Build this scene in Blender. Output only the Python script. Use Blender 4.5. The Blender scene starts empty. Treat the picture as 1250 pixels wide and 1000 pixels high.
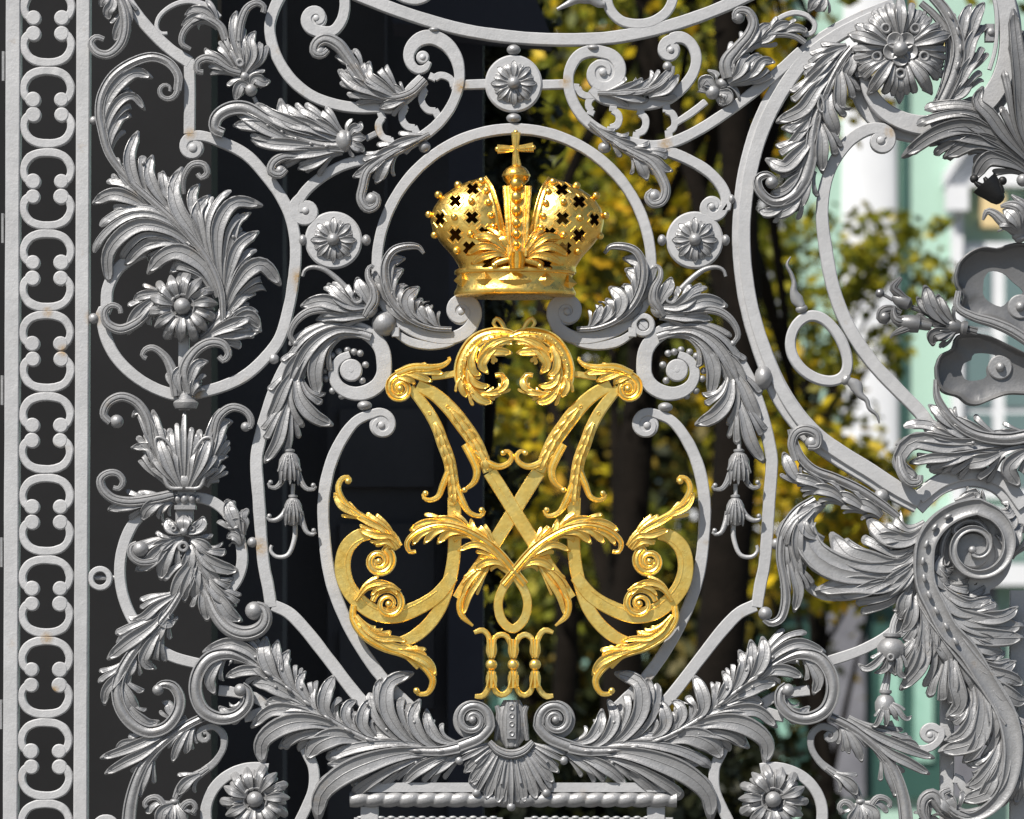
import bpy, bmesh, math, random
import numpy as np
from mathutils import Vector, Matrix
random.seed(7); RNG = np.random.default_rng(11)
SC = 0.002                      # metres per unit of the gate drawing
ZC = 2.6                        # height of the middle of the framed part
scene = bpy.context.scene
COL = scene.collection
PI = math.pi

def W(x, y, d=0.0):             # gate drawing -> world (x right, y down, d towards the viewer)
    return ((x - 625.0) * SC, -d * SC, ZC + (500.0 - y) * SC)

MIR = []                        # [twice the axis, shift x, shift y] while the mirrored half is being forged
# ------------------------------------------------------------------ mesh builder
class MB:
    def __init__(s): s.v = []; s.f = []
    def add(s, verts, faces):
        o = len(s.v); s.v.extend(verts); s.f.extend([tuple(i + o for i in f) for f in faces])
    def build(s, name, mat, parent=None, sharp=38, world=False, label=None, smooth=True):
        bm = bmesh.new()
        vs = [bm.verts.new(p if world else W(MIR[0] - p[0] + MIR[1], p[1] + MIR[2], p[2]) if MIR else W(*p)) for p in s.v]
        for f in s.f:
            try: bm.faces.new([vs[i] for i in f])
            except ValueError: pass
        bmesh.ops.recalc_face_normals(bm, faces=bm.faces[:])
        me = bpy.data.meshes.new(name); bm.to_mesh(me); bm.free()
        if smooth:
            me.polygons.foreach_set('use_smooth', [True] * len(me.polygons))
            me.set_sharp_from_angle(angle=math.radians(sharp))
        me.materials.append(mat)
        o = bpy.data.objects.new(name, me); COL.objects.link(o)
        if parent: o.parent = parent
        if label: o['label'] = label
        return o

def tag(o, label=None, cat=None, group=None, kind=None):
    if label: o['label'] = label
    if cat: o['category'] = cat
    if group: o['group'] = group
    if kind: o['kind'] = kind
    return o
def empty(name, loc=(0, 0, 0)):
    o = bpy.data.objects.new(name, None); o.location = loc; o.empty_display_size = .1
    COL.objects.link(o); return o

# ------------------------------------------------------------------ curves
TR = [0.0, 0.0, 1.0]
def view(ox, oy, k=3.8469): TR[0] = ox; TR[1] = oy; TR[2] = k
def P(s):
    a = [[float(q) for q in p.split(',')] for p in s.split()]
    return np.array([[TR[0] + p[0] / TR[2], TR[1] + p[1] / TR[2]] + p[2:] for p in a])
def arr(p): return P(p) if isinstance(p, str) else np.array(p, float)
def cr(p, n):
    p = np.asarray(p, float)
    if len(p) == 2: return p[0] + (p[1] - p[0]) * np.linspace(0, 1, n)[:, None]
    e = np.vstack([2 * p[0] - p[1], p, 2 * p[-1] - p[-2]])
    out = []
    for i in range(1, len(e) - 2):
        p0, p1, p2, p3 = e[i - 1], e[i], e[i + 1], e[i + 2]
        t0 = 0; t1 = max(1e-4, np.linalg.norm((p1 - p0)[:2]) ** .5)
        t2 = t1 + max(1e-4, np.linalg.norm((p2 - p1)[:2]) ** .5); t3 = t2 + max(1e-4, np.linalg.norm((p3 - p2)[:2]) ** .5)
        t = np.linspace(t1, t2, 12)[:-1, None]
        A1 = (t1 - t) / (t1 - t0) * p0 + (t - t0) / (t1 - t0) * p1
        A2 = (t2 - t) / (t2 - t1) * p1 + (t - t1) / (t2 - t1) * p2
        A3 = (t3 - t) / (t3 - t2) * p2 + (t - t2) / (t3 - t2) * p3
        B1 = (t2 - t) / (t2 - t0) * A1 + (t - t0) / (t2 - t0) * A2
        B2 = (t3 - t) / (t3 - t1) * A2 + (t - t1) / (t3 - t1) * A3
        out.append((t2 - t) / (t2 - t1) * B1 + (t - t1) / (t2 - t1) * B2)
    out = np.vstack(out + [p[-1:]])
    s = np.concatenate([[0], np.cumsum(np.linalg.norm(np.diff(out[:, :2], axis=0), axis=1))])
    u = np.linspace(0, s[-1], n)
    return np.stack([np.interp(u, s, out[:, j]) for j in range(out.shape[1])], 1)
def plen(p): p = np.asarray(p); return float(np.linalg.norm(np.diff(p[:, :2], axis=0), axis=1).sum())
def frame(C):
    t = np.gradient(C[:, :2], axis=0); t /= np.maximum(1e-9, np.linalg.norm(t, axis=1))[:, None]
    return t, np.stack([-t[:, 1], t[:, 0]], 1)
def spiral(cx, cy, r0, r1, a0, turns, cw=1, n=None):
    "points of a spiral that begins at angle a0 (degrees, y down) with radius r0 and closes in to r1"
    n = n or max(6, int(abs(turns) * 18))
    a = math.radians(a0) + cw * np.linspace(0, turns * 2 * PI, n)
    r = r0 + (r1 - r0) * np.linspace(0, 1, n) ** .9
    return np.stack([cx + r * np.cos(a), cy + r * np.sin(a)], 1)
def cat(*ps): return np.vstack([arr(p)[:, :2] for p in ps])

def loft(M, rings, close=True, cap=True):
    n = len(rings); m = len(rings[0]); v = [tuple(p) for r in rings for p in r]; f = []
    for i in range(n - 1):
        for j in range(m if close else m - 1):
            k = (j + 1) % m
            f.append((i * m + j, i * m + k, (i + 1) * m + k, (i + 1) * m + j))
    if cap: f.append(tuple(range(m))); f.append(tuple((n - 1) * m + j for j in range(m)))
    M.add(v, f)
def sweep(M, C, N, d, A, B):
    "A, B: per station x per section point offsets across and in depth"
    X = C[:, None, 0] + N[:, None, 0] * A; Y = C[:, None, 1] + N[:, None, 1] * A
    Z = d[:, None] + B
    loft(M, [list(zip(X[i], Y[i], Z[i])) for i in range(len(C))])
def wid(w, n):
    if np.isscalar(w): return np.full(n, float(w))
    w = np.asarray(w, float); return np.interp(np.linspace(0, 1, n), np.linspace(0, 1, len(w)), w)

def bar(M, p, w, depth=12, d0=0, ch=1.1, step=4, closed=False, wob=.22):
    "flat forged bar along a path"
    p = arr(p); n = max(6, int(plen(p) / step) + 2)
    C = cr(p[:, :2], n); t, N = frame(C)
    if closed: C[-1] = C[0]; N[-1] = N[0] = (N[0] + N[-1]) / np.linalg.norm(N[0] + N[-1])
    hw = wid(w, n) / 2 + np.convolve(RNG.normal(0, wob, n + 4), np.ones(5) / 5, 'valid')
    dd = wid(d0, n) + np.convolve(RNG.normal(0, wob, n + 4), np.ones(5) / 5, 'valid')
    c = np.minimum(ch, hw * .5); z = np.zeros(n)
    A = np.stack([-hw, -hw, -hw + c, hw - c, hw, hw], 1)
    B = np.stack([z - depth, z - c, z, z, z - c, z - depth], 1)
    sweep(M, C, N, dd, A, B)
def rod(M, p, w, h=None, d0=0, step=3.5, back=.7, m=28, plain=False):
    "rounded bar: w full widths along the path, h height of the round"
    p = arr(p); n = max(6, int(plen(p) / step) + 2)
    C = cr(p[:, :2], n); t, N = frame(C); hw = wid(w, n) / 2
    hh = hw * .9 if h is None else wid(h, n)
    a = np.linspace(0, 2 * PI, m, endpoint=False)
    A = hw[:, None] * np.cos(a); s = np.sin(a)
    if hw.max() > 3.6 and not plain: s = s * .92 - .26 * np.exp(-((a - 1.12) / .12) ** 2) - .26 * np.exp(-((a - 2.02) / .12) ** 2) + .1 * np.exp(-((a - .8) / .12) ** 2) + .1 * np.exp(-((a - 2.34) / .12) ** 2)
    B = hh[:, None] * np.where(s > 0, s, s * back)
    sweep(M, C, N, wid(d0, n), A, B)
FA = np.array([-1, -1, -.97, -.89, -.83, -.76, -.66, -.60, -.3, 0, .3, .60, .66, .76, .83, .89, .97, 1, 1])
FB = np.array([0, -.40, .26, .30, .02, .12, .10, -.10, -.24, -.28, -.24, -.10, .10, .12, .02, .30, .26, -.40, 0])
FC = np.array([0, -.40, .26, .32, .20, -.02, -.10, -.14, -.20, -.22, -.20, -.14, -.10, -.02, .20, .32, .26, -.40, 0])
SA = np.array([-1, -1, -.92, -.76, -.64, -.3, 0, .3, .64, .76, .92, 1, 1])
SCH = np.array([0, -.45, .42, .44, .16, -.02, -.06, -.02, .16, .44, .42, -.45, 0])
SB = np.array([0, -.5, .30, .32, -.06, .34, .46, .34, -.06, .32, .30, -.5, 0])
def profile(M, C, N, hw, d, prof, th, zcap=6.5, g=1.0):
    z = np.minimum(hw, zcap)[:, None] * prof[None] * g
    z[:, 0] = z[:, -1] = -th
    A = hw[:, None] * (SA if len(prof) == len(SA) else FA)[None]
    sweep(M, C, N, d, A, z)
def stem(M, p, w, d0=5, th=6, step=4, g=1.0, prof=None):
    p = arr(p); n = max(6, int(plen(p) / step) + 2); C = cr(p[:, :2], n); t, N = frame(C)
    profile(M, C, N, wid(w, n) / 2, wid(d0, n), SB if prof is None else prof, th, 6, g)
LK = [1.85]
LF = np.array([-1, -.965, -.90, -.82, -.73, -.4, -.06, 0, .06, .4, .73, .82, .90, .965, 1])
LZ = np.array([-.55, .05, .52, .46, -.02, -.30, -.36, -.20, -.36, -.30, -.02, .46, .52, .05, -.55])
LQ = np.concatenate([np.linspace(0, .9, 15), [.93, .955, .975, 1.0]])
def lobe(M, p, hw, n=5, d0=4, b=None, base=.34, cw=2.7, th=5, drop=.6, ragged=.3, t0=0.0, spread=.8, cut=.5, k_w=None, amp=1.35):
    "an acanthus lobe: a broad sheet chased into fingers that fan out from one base, every finger rimmed and hollowed"
    p = arr(p); hw = hw * (LK[0] if k_w is None else k_w); b = hw * .36 if b is None else b
    C0 = cr(p[:, :2], 70); Ln = plen(C0); u0 = np.linspace(0, 1, 70); _, N0 = frame(C0)
    N0 = np.stack([np.convolve(np.pad(N0[:, a], 4, 'edge'), np.ones(9) / 9, 'valid') for a in (0, 1)], 1)
    n = n - 1 if n in (4, 6) else n
    wts = np.ones(n); mk = n // 2 if n % 2 else n // 2 - random.randint(0, 1)
    if n > 2: wts[mk] = cw
    wts *= 1 + RNG.uniform(-.12, .12, n)
    e = np.concatenate([[0], np.cumsum(wts)]); e = e / e[-1] * 2 - 1
    mc = (e[mk] + e[mk + 1]) / 2; bend = random.uniform(-.06, .06)
    for k in sorted(range(n), key=lambda k: -abs((e[k] + e[k + 1]) / 2 - mc)):
        ck = (e[k] + e[k + 1]) / 2; h = (e[k + 1] - e[k]) / 2; dk = abs(ck - mc); main = k == mk
        L = 1 - cut * dk ** .75 + random.uniform(-.05, .05) * ragged * 3 * (not main)
        L = min(1, max(.38, L))
        c = ck + h * LF; notch = min(.42, (1.35 if main else 1.05) * h * hw / Ln / L + .02)
        Lc = L * (1 - notch * np.abs(LF) ** 3.0)
        t = t0 + (Lc[None] - t0) * LQ[:, None]; q = LQ[:, None] * np.ones_like(t)
        s = np.clip(t / .58, 0, 1); g = base + (1 - base) * s * s * (3 - 2 * s)
        dc = c - mc; sgn = np.sign(dc)
        off = hw * (c * g + sgn * dc ** 2 * spread * t ** 2 * (0 if main else 1) - (c * .45 * np.clip((t - .6) / .4, 0, 1) ** 1.5 if main else 0))
        if not main: off = off + (sgn * hw * h * .55 * np.clip((q - .45) / .55, 0, 1) ** 2)
        X = np.interp(t, u0, C0[:, 0]) + np.interp(t, u0, N0[:, 0]) * off; Y = np.interp(t, u0, C0[:, 1]) + np.interp(t, u0, N0[:, 1]) * off
        lw = np.minimum(3.4, .42 * h * hw * g) * amp
        lz = LZ[None] * lw
        tip = np.clip((q - .55) / .45, 0, 1)
        rim = lw * .62 * np.exp(-((q - .955) / .022) ** 2) * (1 - np.abs(LF[None]) ** 4) - lw * .5 * (q > .99)
        Zd = d0 + b * np.sin(PI * np.clip(t * .95, 0, 1)) ** .8 - .34 * hw * dc[None] ** 2 * (.3 + .7 * q) - drop * b * 1.2 * tip ** 2.5 + lz + rim * .9 + (.25 if k % 2 else 0) + (.9 if main else 0)
        rings = []
        for i in range(len(LQ)):
            r = list(zip(X[i], Y[i], Zd[i])); zb = float(Zd[i].min()) - th
            r += [(X[i, -1], Y[i, -1], zb), (X[i, len(LF) // 2], Y[i, len(LF) // 2], zb), (X[i, 0], Y[i, 0], zb)]; rings.append(r)
        loft(M, rings)
def ell(M, x, y, d, rx, ry=None, rd=None, ang=0, seg=14, rings=9):
    ry = rx if ry is None else ry; rd = rx if rd is None else rd; a = math.radians(ang); ca, sa = math.cos(a), math.sin(a)
    R = []
    for i in range(1, rings):
        f = PI * i / rings; R.append([(lambda u, v: (x + u * ca - v * sa, y + u * sa + v * ca, d + rd * math.cos(f)))(rx * math.sin(f) * math.cos(g), ry * math.sin(f) * math.sin(g)) for g in np.linspace(0, 2 * PI, seg, endpoint=False)])
    loft(M, R)
    # poles
    o = len(M.v); M.v += [(x, y, d + rd), (x, y, d - rd)]; b0 = o - len(R) * seg; bl = o - seg
    M.f = M.f[:-2]
    for j in range(seg):
        k = (j + 1) % seg; M.f.append((b0 + j, b0 + k, o)); M.f.append((bl + k, bl + j, o + 1))
def disc(M, x, y, r, d0=0, depth=8, ch=1.2, seg=40, hole=0, dish=0):
    pr = [(r, -depth), (r, -ch), (r - ch, 0)]
    if hole: pr = [(hole, -depth)] + pr + [(hole + ch * .7, 0), (hole, -ch * .7)]
    elif dish: pr += [(r * .5, -dish * .6), (r * .15, -dish)]
    ringv = [[(x + q * math.cos(a), y + q * math.sin(a), d0 + z) for a in np.linspace(0, 2 * PI, seg, endpoint=False)] for q, z in pr]
    if hole: ringv.append(ringv[0])
    loft(M, ringv, cap=not hole)
def knob(M, x, y, dx, dy, r=3, d=8):
    "teardrop eyelet in the axil between two lobes"
    L = math.hypot(dx, dy); a = math.degrees(math.atan2(dy, dx))
    ell(M, x, y, d, r * 1.15, r, r * .9, a, 10, 7)
    rod(M, [[x, y], [x + dx * .5, y + dy * .5], [x + dx, y + dy]], [r * 1.1, r * .7, .4], d0=[d - .5, d - 2.5])
def lathe(M, x, y, ang, prof, d0=0, seg=16):
    "solid of revolution whose axis lies in the gate plane: prof = (along, radius)"
    a = math.radians(ang); ca, sa = math.cos(a), math.sin(a)
    loft(M, [[(x + ca * l - sa * r * math.cos(g), y + sa * l + ca * r * math.cos(g), d0 + r * math.sin(g)) for g in np.linspace(0, 2 * PI, seg, endpoint=False)] for l, r in prof])
def box(M, x0, x1, y0, y1, d0, d1, ch=0):
    if ch:
        bar(M, [[(x0 + x1) / 2, y0], [(x0 + x1) / 2, (y0 + y1) / 2], [(x0 + x1) / 2, y1]], x1 - x0, d1 - d0, d1, ch, step=30, wob=.05); return
    v = [(x, y, d) for d in (d0, d1) for y in (y0, y1) for x in (x0, x1)]
    M.add(v, [(0, 1, 3, 2), (4, 5, 7, 6), (0, 1, 5, 4), (2, 3, 7, 6), (0, 2, 6, 4), (1, 3, 7, 5)])
def wbox(M, x0, x1, y0, y1, z0, z1):
    v = [(x, y, z) for z in (z0, z1) for y in (y0, y1) for x in (x0, x1)]
    M.add(v, [(0, 1, 3, 2), (4, 5, 7, 6), (0, 1, 5, 4), (2, 3, 7, 6), (0, 2, 6, 4), (1, 3, 7, 5)])
def volute_bar(M, lead, cx, cy, r0, r1, a0, turns, cw, w, d0=0, boss=None, depth=12, wend=None):
    "bar running along lead and rolling up into a volute with a domed boss"
    sp = spiral(cx, cy, r0, r1, a0, turns, cw); p = cat(lead, sp)
    bar(M, p, w, depth, d0, step=3)
    disc(M, cx, cy, r0 * .86, (d0 if np.isscalar(d0) else d0[-1]) - 1.3, depth - 2, 1.2, 30)
    if boss: ell(M, cx, cy, (d0 if np.isscalar(d0) else d0[-1]) - .5, boss, boss, boss * .45, 0, 16, 8)

def vround(M, x, prof, rd=1.0, d0=0, seg=48, a0=0):
    "round about an upright axis: prof = (y, radius), depth radius = rd * radius"
    loft(M, [[(x + r * math.cos(g), y, d0 + rd * r * math.sin(g)) for g in np.linspace(a0, a0 + 2 * PI, seg, endpoint=False)] for y, r in prof])
def lobes(M, L, d0=4, **k):
    for q in L:
        kk = dict(k); kk.update(q[3] if len(q) > 3 else {})
        lobe(M, q[0], q[1], q[2], kk.pop('d0', d0), **kk)
def V(u, v): return TR[0] + u / TR[2], TR[1] + v / TR[2]
def knobs(M, s, r=2.1, d=9):
    for p in s.split():
        u, v, dx, dy = [float(q) for q in p.split(',')]; x, y = V(u, v); knob(M, x, y, dx, dy, r, d)
def bead(M, u, v, r, d=0, rd=None, ry=None, ang=0):
    x, y = V(u, v); ell(M, x, y, d, r, ry, rd, ang, 18, 11)
def beads_along(M, p, n, r, d, long=2.2, lo=0.0, hi=1.0):
    C = cr(arr(p)[:, :2], 120); t, _ = frame(C)
    for i in range(n):
        k = int((lo + (hi - lo) * (i + .5) / n) * 119); ell(M, C[k, 0], C[k, 1], d, r * long, r, r, math.degrees(math.atan2(t[k, 1], t[k, 0])), 10, 7)
def husks(M, p, n, hw, d, lo=0.0, hi=1.0, L=.2):
    "little leaves nested one in another along a bar"
    C = cr(arr(p)[:, :2], 200)
    for i in range(n):
        a = lo + (hi - lo) * i / n; b = min(1, a + L); seg = C[int(a * 199):int(b * 199) + 1]
        if len(seg) > 6: lobe(M, seg[::5], hw, 3, d + .1 * i, b=2.2, base=.4, k_w=1, spread=.1, cut=.35)
# ------------------------------------------------------------------ materials
def mat(name):
    m = bpy.data.materials.new(name); m.use_nodes = True
    nt = m.node_tree; return m, nt, nt.nodes['Principled BSDF']
def nd(nt, t, **k):
    n = nt.nodes.new(t)
    for a, b in k.items(): setattr(n, a, b)
    return n
def noise(nt, scale, detail=4, rough=.6, src='Object'):
    tc = nd(nt, 'ShaderNodeTexCoord'); n = nd(nt, 'ShaderNodeTexNoise')
    n.inputs['Scale'].default_value = scale; n.inputs['Detail'].default_value = detail; n.inputs['Roughness'].default_value = rough
    nt.links.new(tc.outputs[src], n.inputs['Vector']); return n.outputs['Fac']
def ramp(nt, fac, stops):
    r = nd(nt, 'ShaderNodeValToRGB'); e = r.color_ramp.elements
    while len(e) < len(stops): e.new(.5)
    for i, (p, c) in enumerate(stops): e[i].position = p; e[i].color = (*c, 1) if len(c) == 3 else c
    nt.links.new(fac, r.inputs['Fac']); return r.outputs['Color']
def mix(nt, fac, a, b):
    m = nd(nt, 'ShaderNodeMix', data_type='RGBA'); L = nt.links
    for s, v in ((0, fac), (6, a), (7, b)):
        if hasattr(v, 'is_linked'): L.new(v, m.inputs[s])
        else: m.inputs[s].default_value = v if s == 0 else (*v, 1)
    return m.outputs[2]
def bump(nt, fac, strength, dist, prev=None):
    b = nd(nt, 'ShaderNodeBump'); b.inputs['Strength'].default_value = strength; b.inputs['Distance'].default_value = dist
    nt.links.new(fac, b.inputs['Height'])
    if prev: nt.links.new(prev, b.inputs['Normal'])
    return b.outputs['Normal']
def g3(v): return (v, v, v)
SPOTS = ((365, 338, 9), (366, 352, 6), (306, 662, 8), (316, 668, 9), (563, 106, 7), (457, 160, 8), (184, 438, 5), (77, 428, 6), (66, 842, 5), (232, 163, 6), (114, 388, 8), (548, 906, 8), (690, 100, 6), (812, 176, 7), (1087, 160, 6), (846, 338, 9), (760, 178, 6), (58, 381, 5), (57, 779, 6), (470, 180, 6), (240, 482, 6))
def rust_spots(nt):
    "old rust weeping from the joints: round patches broken up by noise"
    L = nt.links; tc = nd(nt, 'ShaderNodeTexCoord'); acc = None
    for x, y, r in SPOTS:
        d = nd(nt, 'ShaderNodeVectorMath', operation='DISTANCE'); L.new(tc.outputs['Object'], d.inputs[0]); d.inputs[1].default_value = W(x, y, 0)
        k = nd(nt, 'ShaderNodeMapRange'); L.new(d.outputs['Value'], k.inputs['Value']); k.inputs['From Min'].default_value = r * SC * 1.6; k.inputs['From Max'].default_value = 0
        if acc is None: acc = k.outputs[0]
        else:
            m = nd(nt, 'ShaderNodeMath', operation='MAXIMUM'); L.new(acc, m.inputs[0]); L.new(k.outputs[0], m.inputs[1]); acc = m.outputs[0]
    m = nd(nt, 'ShaderNodeMath', operation='MULTIPLY'); L.new(acc, m.inputs[0]); L.new(ramp(nt, noise(nt, 90, 5, .7), [(.3, g3(.1)), (.65, g3(1.3))]), m.inputs[1]); m.use_clamp = True
    return m.outputs[0]
def paint_mat(name, base, metal, rough, rust=.5, pit=.35, tint=(1, 1, 1.01), spots=False):
    m, nt, bs = mat(name); L = nt.links
    c = ramp(nt, noise(nt, 7, 6), [(.3, [base * .86 * t for t in tint]), (.55, [base * t for t in tint]), (.8, [min(1, base * 1.1) * t for t in tint])])
    c = mix(nt, ramp(nt, noise(nt, 260, 3), [(.3, g3(0)), (.75, g3(.28))]), c, g3(base * .72))
    st = ramp(nt, noise(nt, 13, 7, .68), [(.615, g3(0)), (.74, g3(rust))])
    c = mix(nt, st, c, (.30, .20, .09))
    if spots: c = mix(nt, rust_spots(nt), c, (.34, .22, .09))
    L.new(c, bs.inputs['Base Color'])
    bs.inputs['Metallic'].default_value = metal
    L.new(ramp(nt, noise(nt, 40, 4), [(.3, g3(rough - .07)), (.7, g3(rough + .09))]), bs.inputs['Roughness'])
    n1 = bump(nt, noise(nt, 190, 3, .55), pit, .0016)
    L.new(bump(nt, noise(nt, 45, 4, .6), pit * .8, .004, n1), bs.inputs['Normal'])
    return m
M_BAR = paint_mat('grey_gate_paint', .46, .2, .48, .4, .32, spots=True)
M_ORN = paint_mat('grey_cast_paint', .32, .44, .46, .25, .4)
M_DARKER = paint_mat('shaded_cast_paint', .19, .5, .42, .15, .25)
M_BLACK = paint_mat('black_cast_paint', .015, .1, .5, .05, .3)
M_DARK = paint_mat('dark_cast_paint', .20, .5, .4, .3, .25)
def gold_mat(name, cols, rough):
    m, nt, bs = mat(name); L = nt.links
    c = ramp(nt, noise(nt, 22, 6), [(.3, cols[0]), (.5, cols[1]), (.75, cols[2])])
    c = mix(nt, ramp(nt, noise(nt, 60, 5), [(.64, g3(0)), (.77, g3(.5))]), c, (.45, .21, .05))
    L.new(c, bs.inputs['Base Color']); bs.inputs['Metallic'].default_value = .86 if name == 'gilding' else 1
    L.new(ramp(nt, noise(nt, 70, 4), [(.3, g3(rough - .08)), (.7, g3(rough + .08))]), bs.inputs['Roughness'])
    n1 = bump(nt, noise(nt, 120, 3, .6), .4, .002)
    L.new(bump(nt, noise(nt, 420, 2), .2, .0008, n1), bs.inputs['Normal'])
    return m
M_GOLD = gold_mat('gilding', ((.97, .62, .13), (1.0, .71, .19), (1.0, .78, .27)), .34)
M_GOLD_SHADE = gold_mat('shade_gilding', ((.05, .028, .008), (.07, .04, .01), (.09, .05, .012)), .5)  # gold darkened to stand for the unlit inside of the crown
M_GOLDC = gold_mat('crown_gilding', ((.86, .48, .08), (1.0, .64, .15), (1.0, .72, .22)), .31)

# =================================================================== THE GATE
gate = empty('wrought_iron_gate', W(625, 1000, 0))
tag(gate, 'ornate silver grey wrought iron gate with gilded crown, gilded monogram and acanthus scrolls', 'gate')
GI = gate.location
def part(M, name, m=None, parent=None, label=None, sharp=38):
    o = M.build(name, m or M_ORN, None, sharp, label=label)
    o.parent = parent or gate
    base = (parent.matrix_parent_inverse if False else None)
    o.matrix_parent_inverse = Matrix.Translation(-GI)
    return o
def group_part(name, label=None):
    e = empty(name, (0, 0, 0)); e.parent = gate; e.matrix_parent_inverse = Matrix.Translation(-GI)
    if label: e['label'] = label
    return e
def sub(M, name, parent, m=None, label=None, sharp=38):
    o = M.build(name, m or M_ORN, None, sharp, label=label); o.parent = parent; return o
# ---- border strip: two stiles with a chain of C scrolls between them
def lean(y): return -3.6 * y / 1000
for xa, xb in ((7.2, 25), (93.3, 110)):
    M = MB(); x = (xa + xb) / 2
    bar(M, [[x + lean(y), y] for y in np.linspace(-60, 1060, 9)], xb - xa, 26, 1.5, 1.4, step=14)
    part(M, 'frame_stile', M_BAR)
for k in range(-1, 10):
    y0 = 81.3 + 99.45 * k
    for s in (1, -1):
        jx, jy, jr = random.uniform(-.5, .5), random.uniform(-.5, .5), random.uniform(-.5, .5)
        M = MB(); yy = y0 if s == 1 else y0 + 99.45; xo = 58.4 + lean(y0 + 50) + jx; yy += jy
        pts = [(16.8, 40.5), (22.5, 40), (27.5, 34), (29, 26), (26.5, 17.5), (21, 10.5), (12, 6.3), (0, 5)]
        full = [(-a, b) for a, b in pts] + [(a, b) for a, b in pts[::-1][1:]]
        bar(M, [[xo + a, yy + s * b] for a, b in full], [7, 9.5, 9.5, 9.6, 10, 10.4, 10.6, 10.6, 10.6, 10.4, 10, 9.6, 9.5, 9.5, 7], 11, 0, 1.3, step=2.5, wob=.35)
        for q in (-1, 1): disc(M, xo + q * 17.3, yy + s * 40.3, 9.3 + jr * q * .8, .6, 11, 1.5, 22)
        part(M, 'scroll_link', M_BAR)
for y in (-118, 80, 278, 476, 674, 872):
    M = MB(); box(M, 2 + lean(y), 5.5 + lean(y), y - 18, y + 18, -22, -4, 1); part(M, 'hinge_plate', M_ORN)
# ---- great acanthus at the upper left
def leaf_a():
    M = MB(); view(0, 0)
    a = P("480,600 470,540 480,455 530,365 620,300 720,272 795,300 838,360 835,430"); sp = spiral(TR[0] + 785 / TR[2], 430 / TR[2], 13, 4, 0, 1.05, 1)
    view(100, 160); b = P("665,900 655,760 610,640 540,535 440,430 330,330 215,225 130,110")
    C = cat(b, a)
    view(0, 0)
    for p, h, n in (("490,600 500,500 560,400 640,345 718,368", 8, 4), ("492,680 515,560 570,475 625,455 682,520", 9, 5), ("510,720 530,620 575,550 618,548", 6, 3)):
        lobe(M, p, h, n, 3)
    for p, h, n in (("720,980 640,860 612,740 650,612", 12, 6), ("800,990 735,900 700,810 716,725", 10, 5), ("840,990 790,910 768,850 764,800", 7, 4)):
        lobe(M, p, h, n, 3)
    view(100, 160)
    for p, h, n in (("600,640 520,480 450,370 430,270 470,165", 14, 6), ("610,610 560,480 545,380 602,298", 11, 5), ("590,500 540,400 520,300 552,245", 7, 4),
                    ("655,720 640,580 650,440 720,340 850,350", 15, 7), ("650,640 615,520 605,430 622,350", 8, 4),
                    ("675,760 700,640 740,540 832,468", 11, 5), ("690,680 700,560 730,430 795,380", 6, 3),
                    ("675,840 720,740 790,650 850,630 935,725", 14, 6), ("670,880 720,820 770,770 818,765", 7, 4), ("640,940 720,905 790,870 840,935", 12, 6),
                    ("340,390 230,320 140,300 46,340", 12, 6), ("290,330 230,290 160,265", 6, 3), ("440,460 330,410 220,395 125,395", 9, 5),
                    ("560,590 430,480 270,450 130,570 130,730", 18, 7), ("540,560 420,520 300,540 195,635", 11, 5), ("450,440 330,420 200,440 110,480", 7, 4),
                    ("640,780 570,640 450,570 370,600 305,672", 14, 6), ("630,740 560,650 480,620 410,668", 8, 4)):
        lobe(M, p, h, n, 3)
    for p in ((200, 160, -3, 8), (290, 155, -2, 6), (445, 362, 3, 8), (598, 478, 2, 8), (713, 500, -4, 8), (728, 690, -4, 8), (712, 860, -6, 5), (232, 298, 6, 3), (318, 400, 8, 4), (508, 536, 8, 6)):
        knob(M, 100 + p[0] / 3.847, 160 + p[1] / 3.847, p[2], p[3], 2.1, 9)
    stem(M, C, [7, 9, 9, 9, 9, 10, 12, 13, 13, 12, 10], [9, 11, 11, 9, 7, 7, 8, 9], 7)
    rod(M, cat(a[-3:], sp), [10, 9, 8, 7, 6, 4], None, [7, 8, 9, 10])
    rod(M, "480,300 480,225 520,165 575,165 592,205 560,225 545,205", [5, 7, 8, 9, 9, 8, 6], None, [6, 10, 12, 12, 10])
    return part(M, 'acanthus_leaf')
leaf_a()
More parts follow.
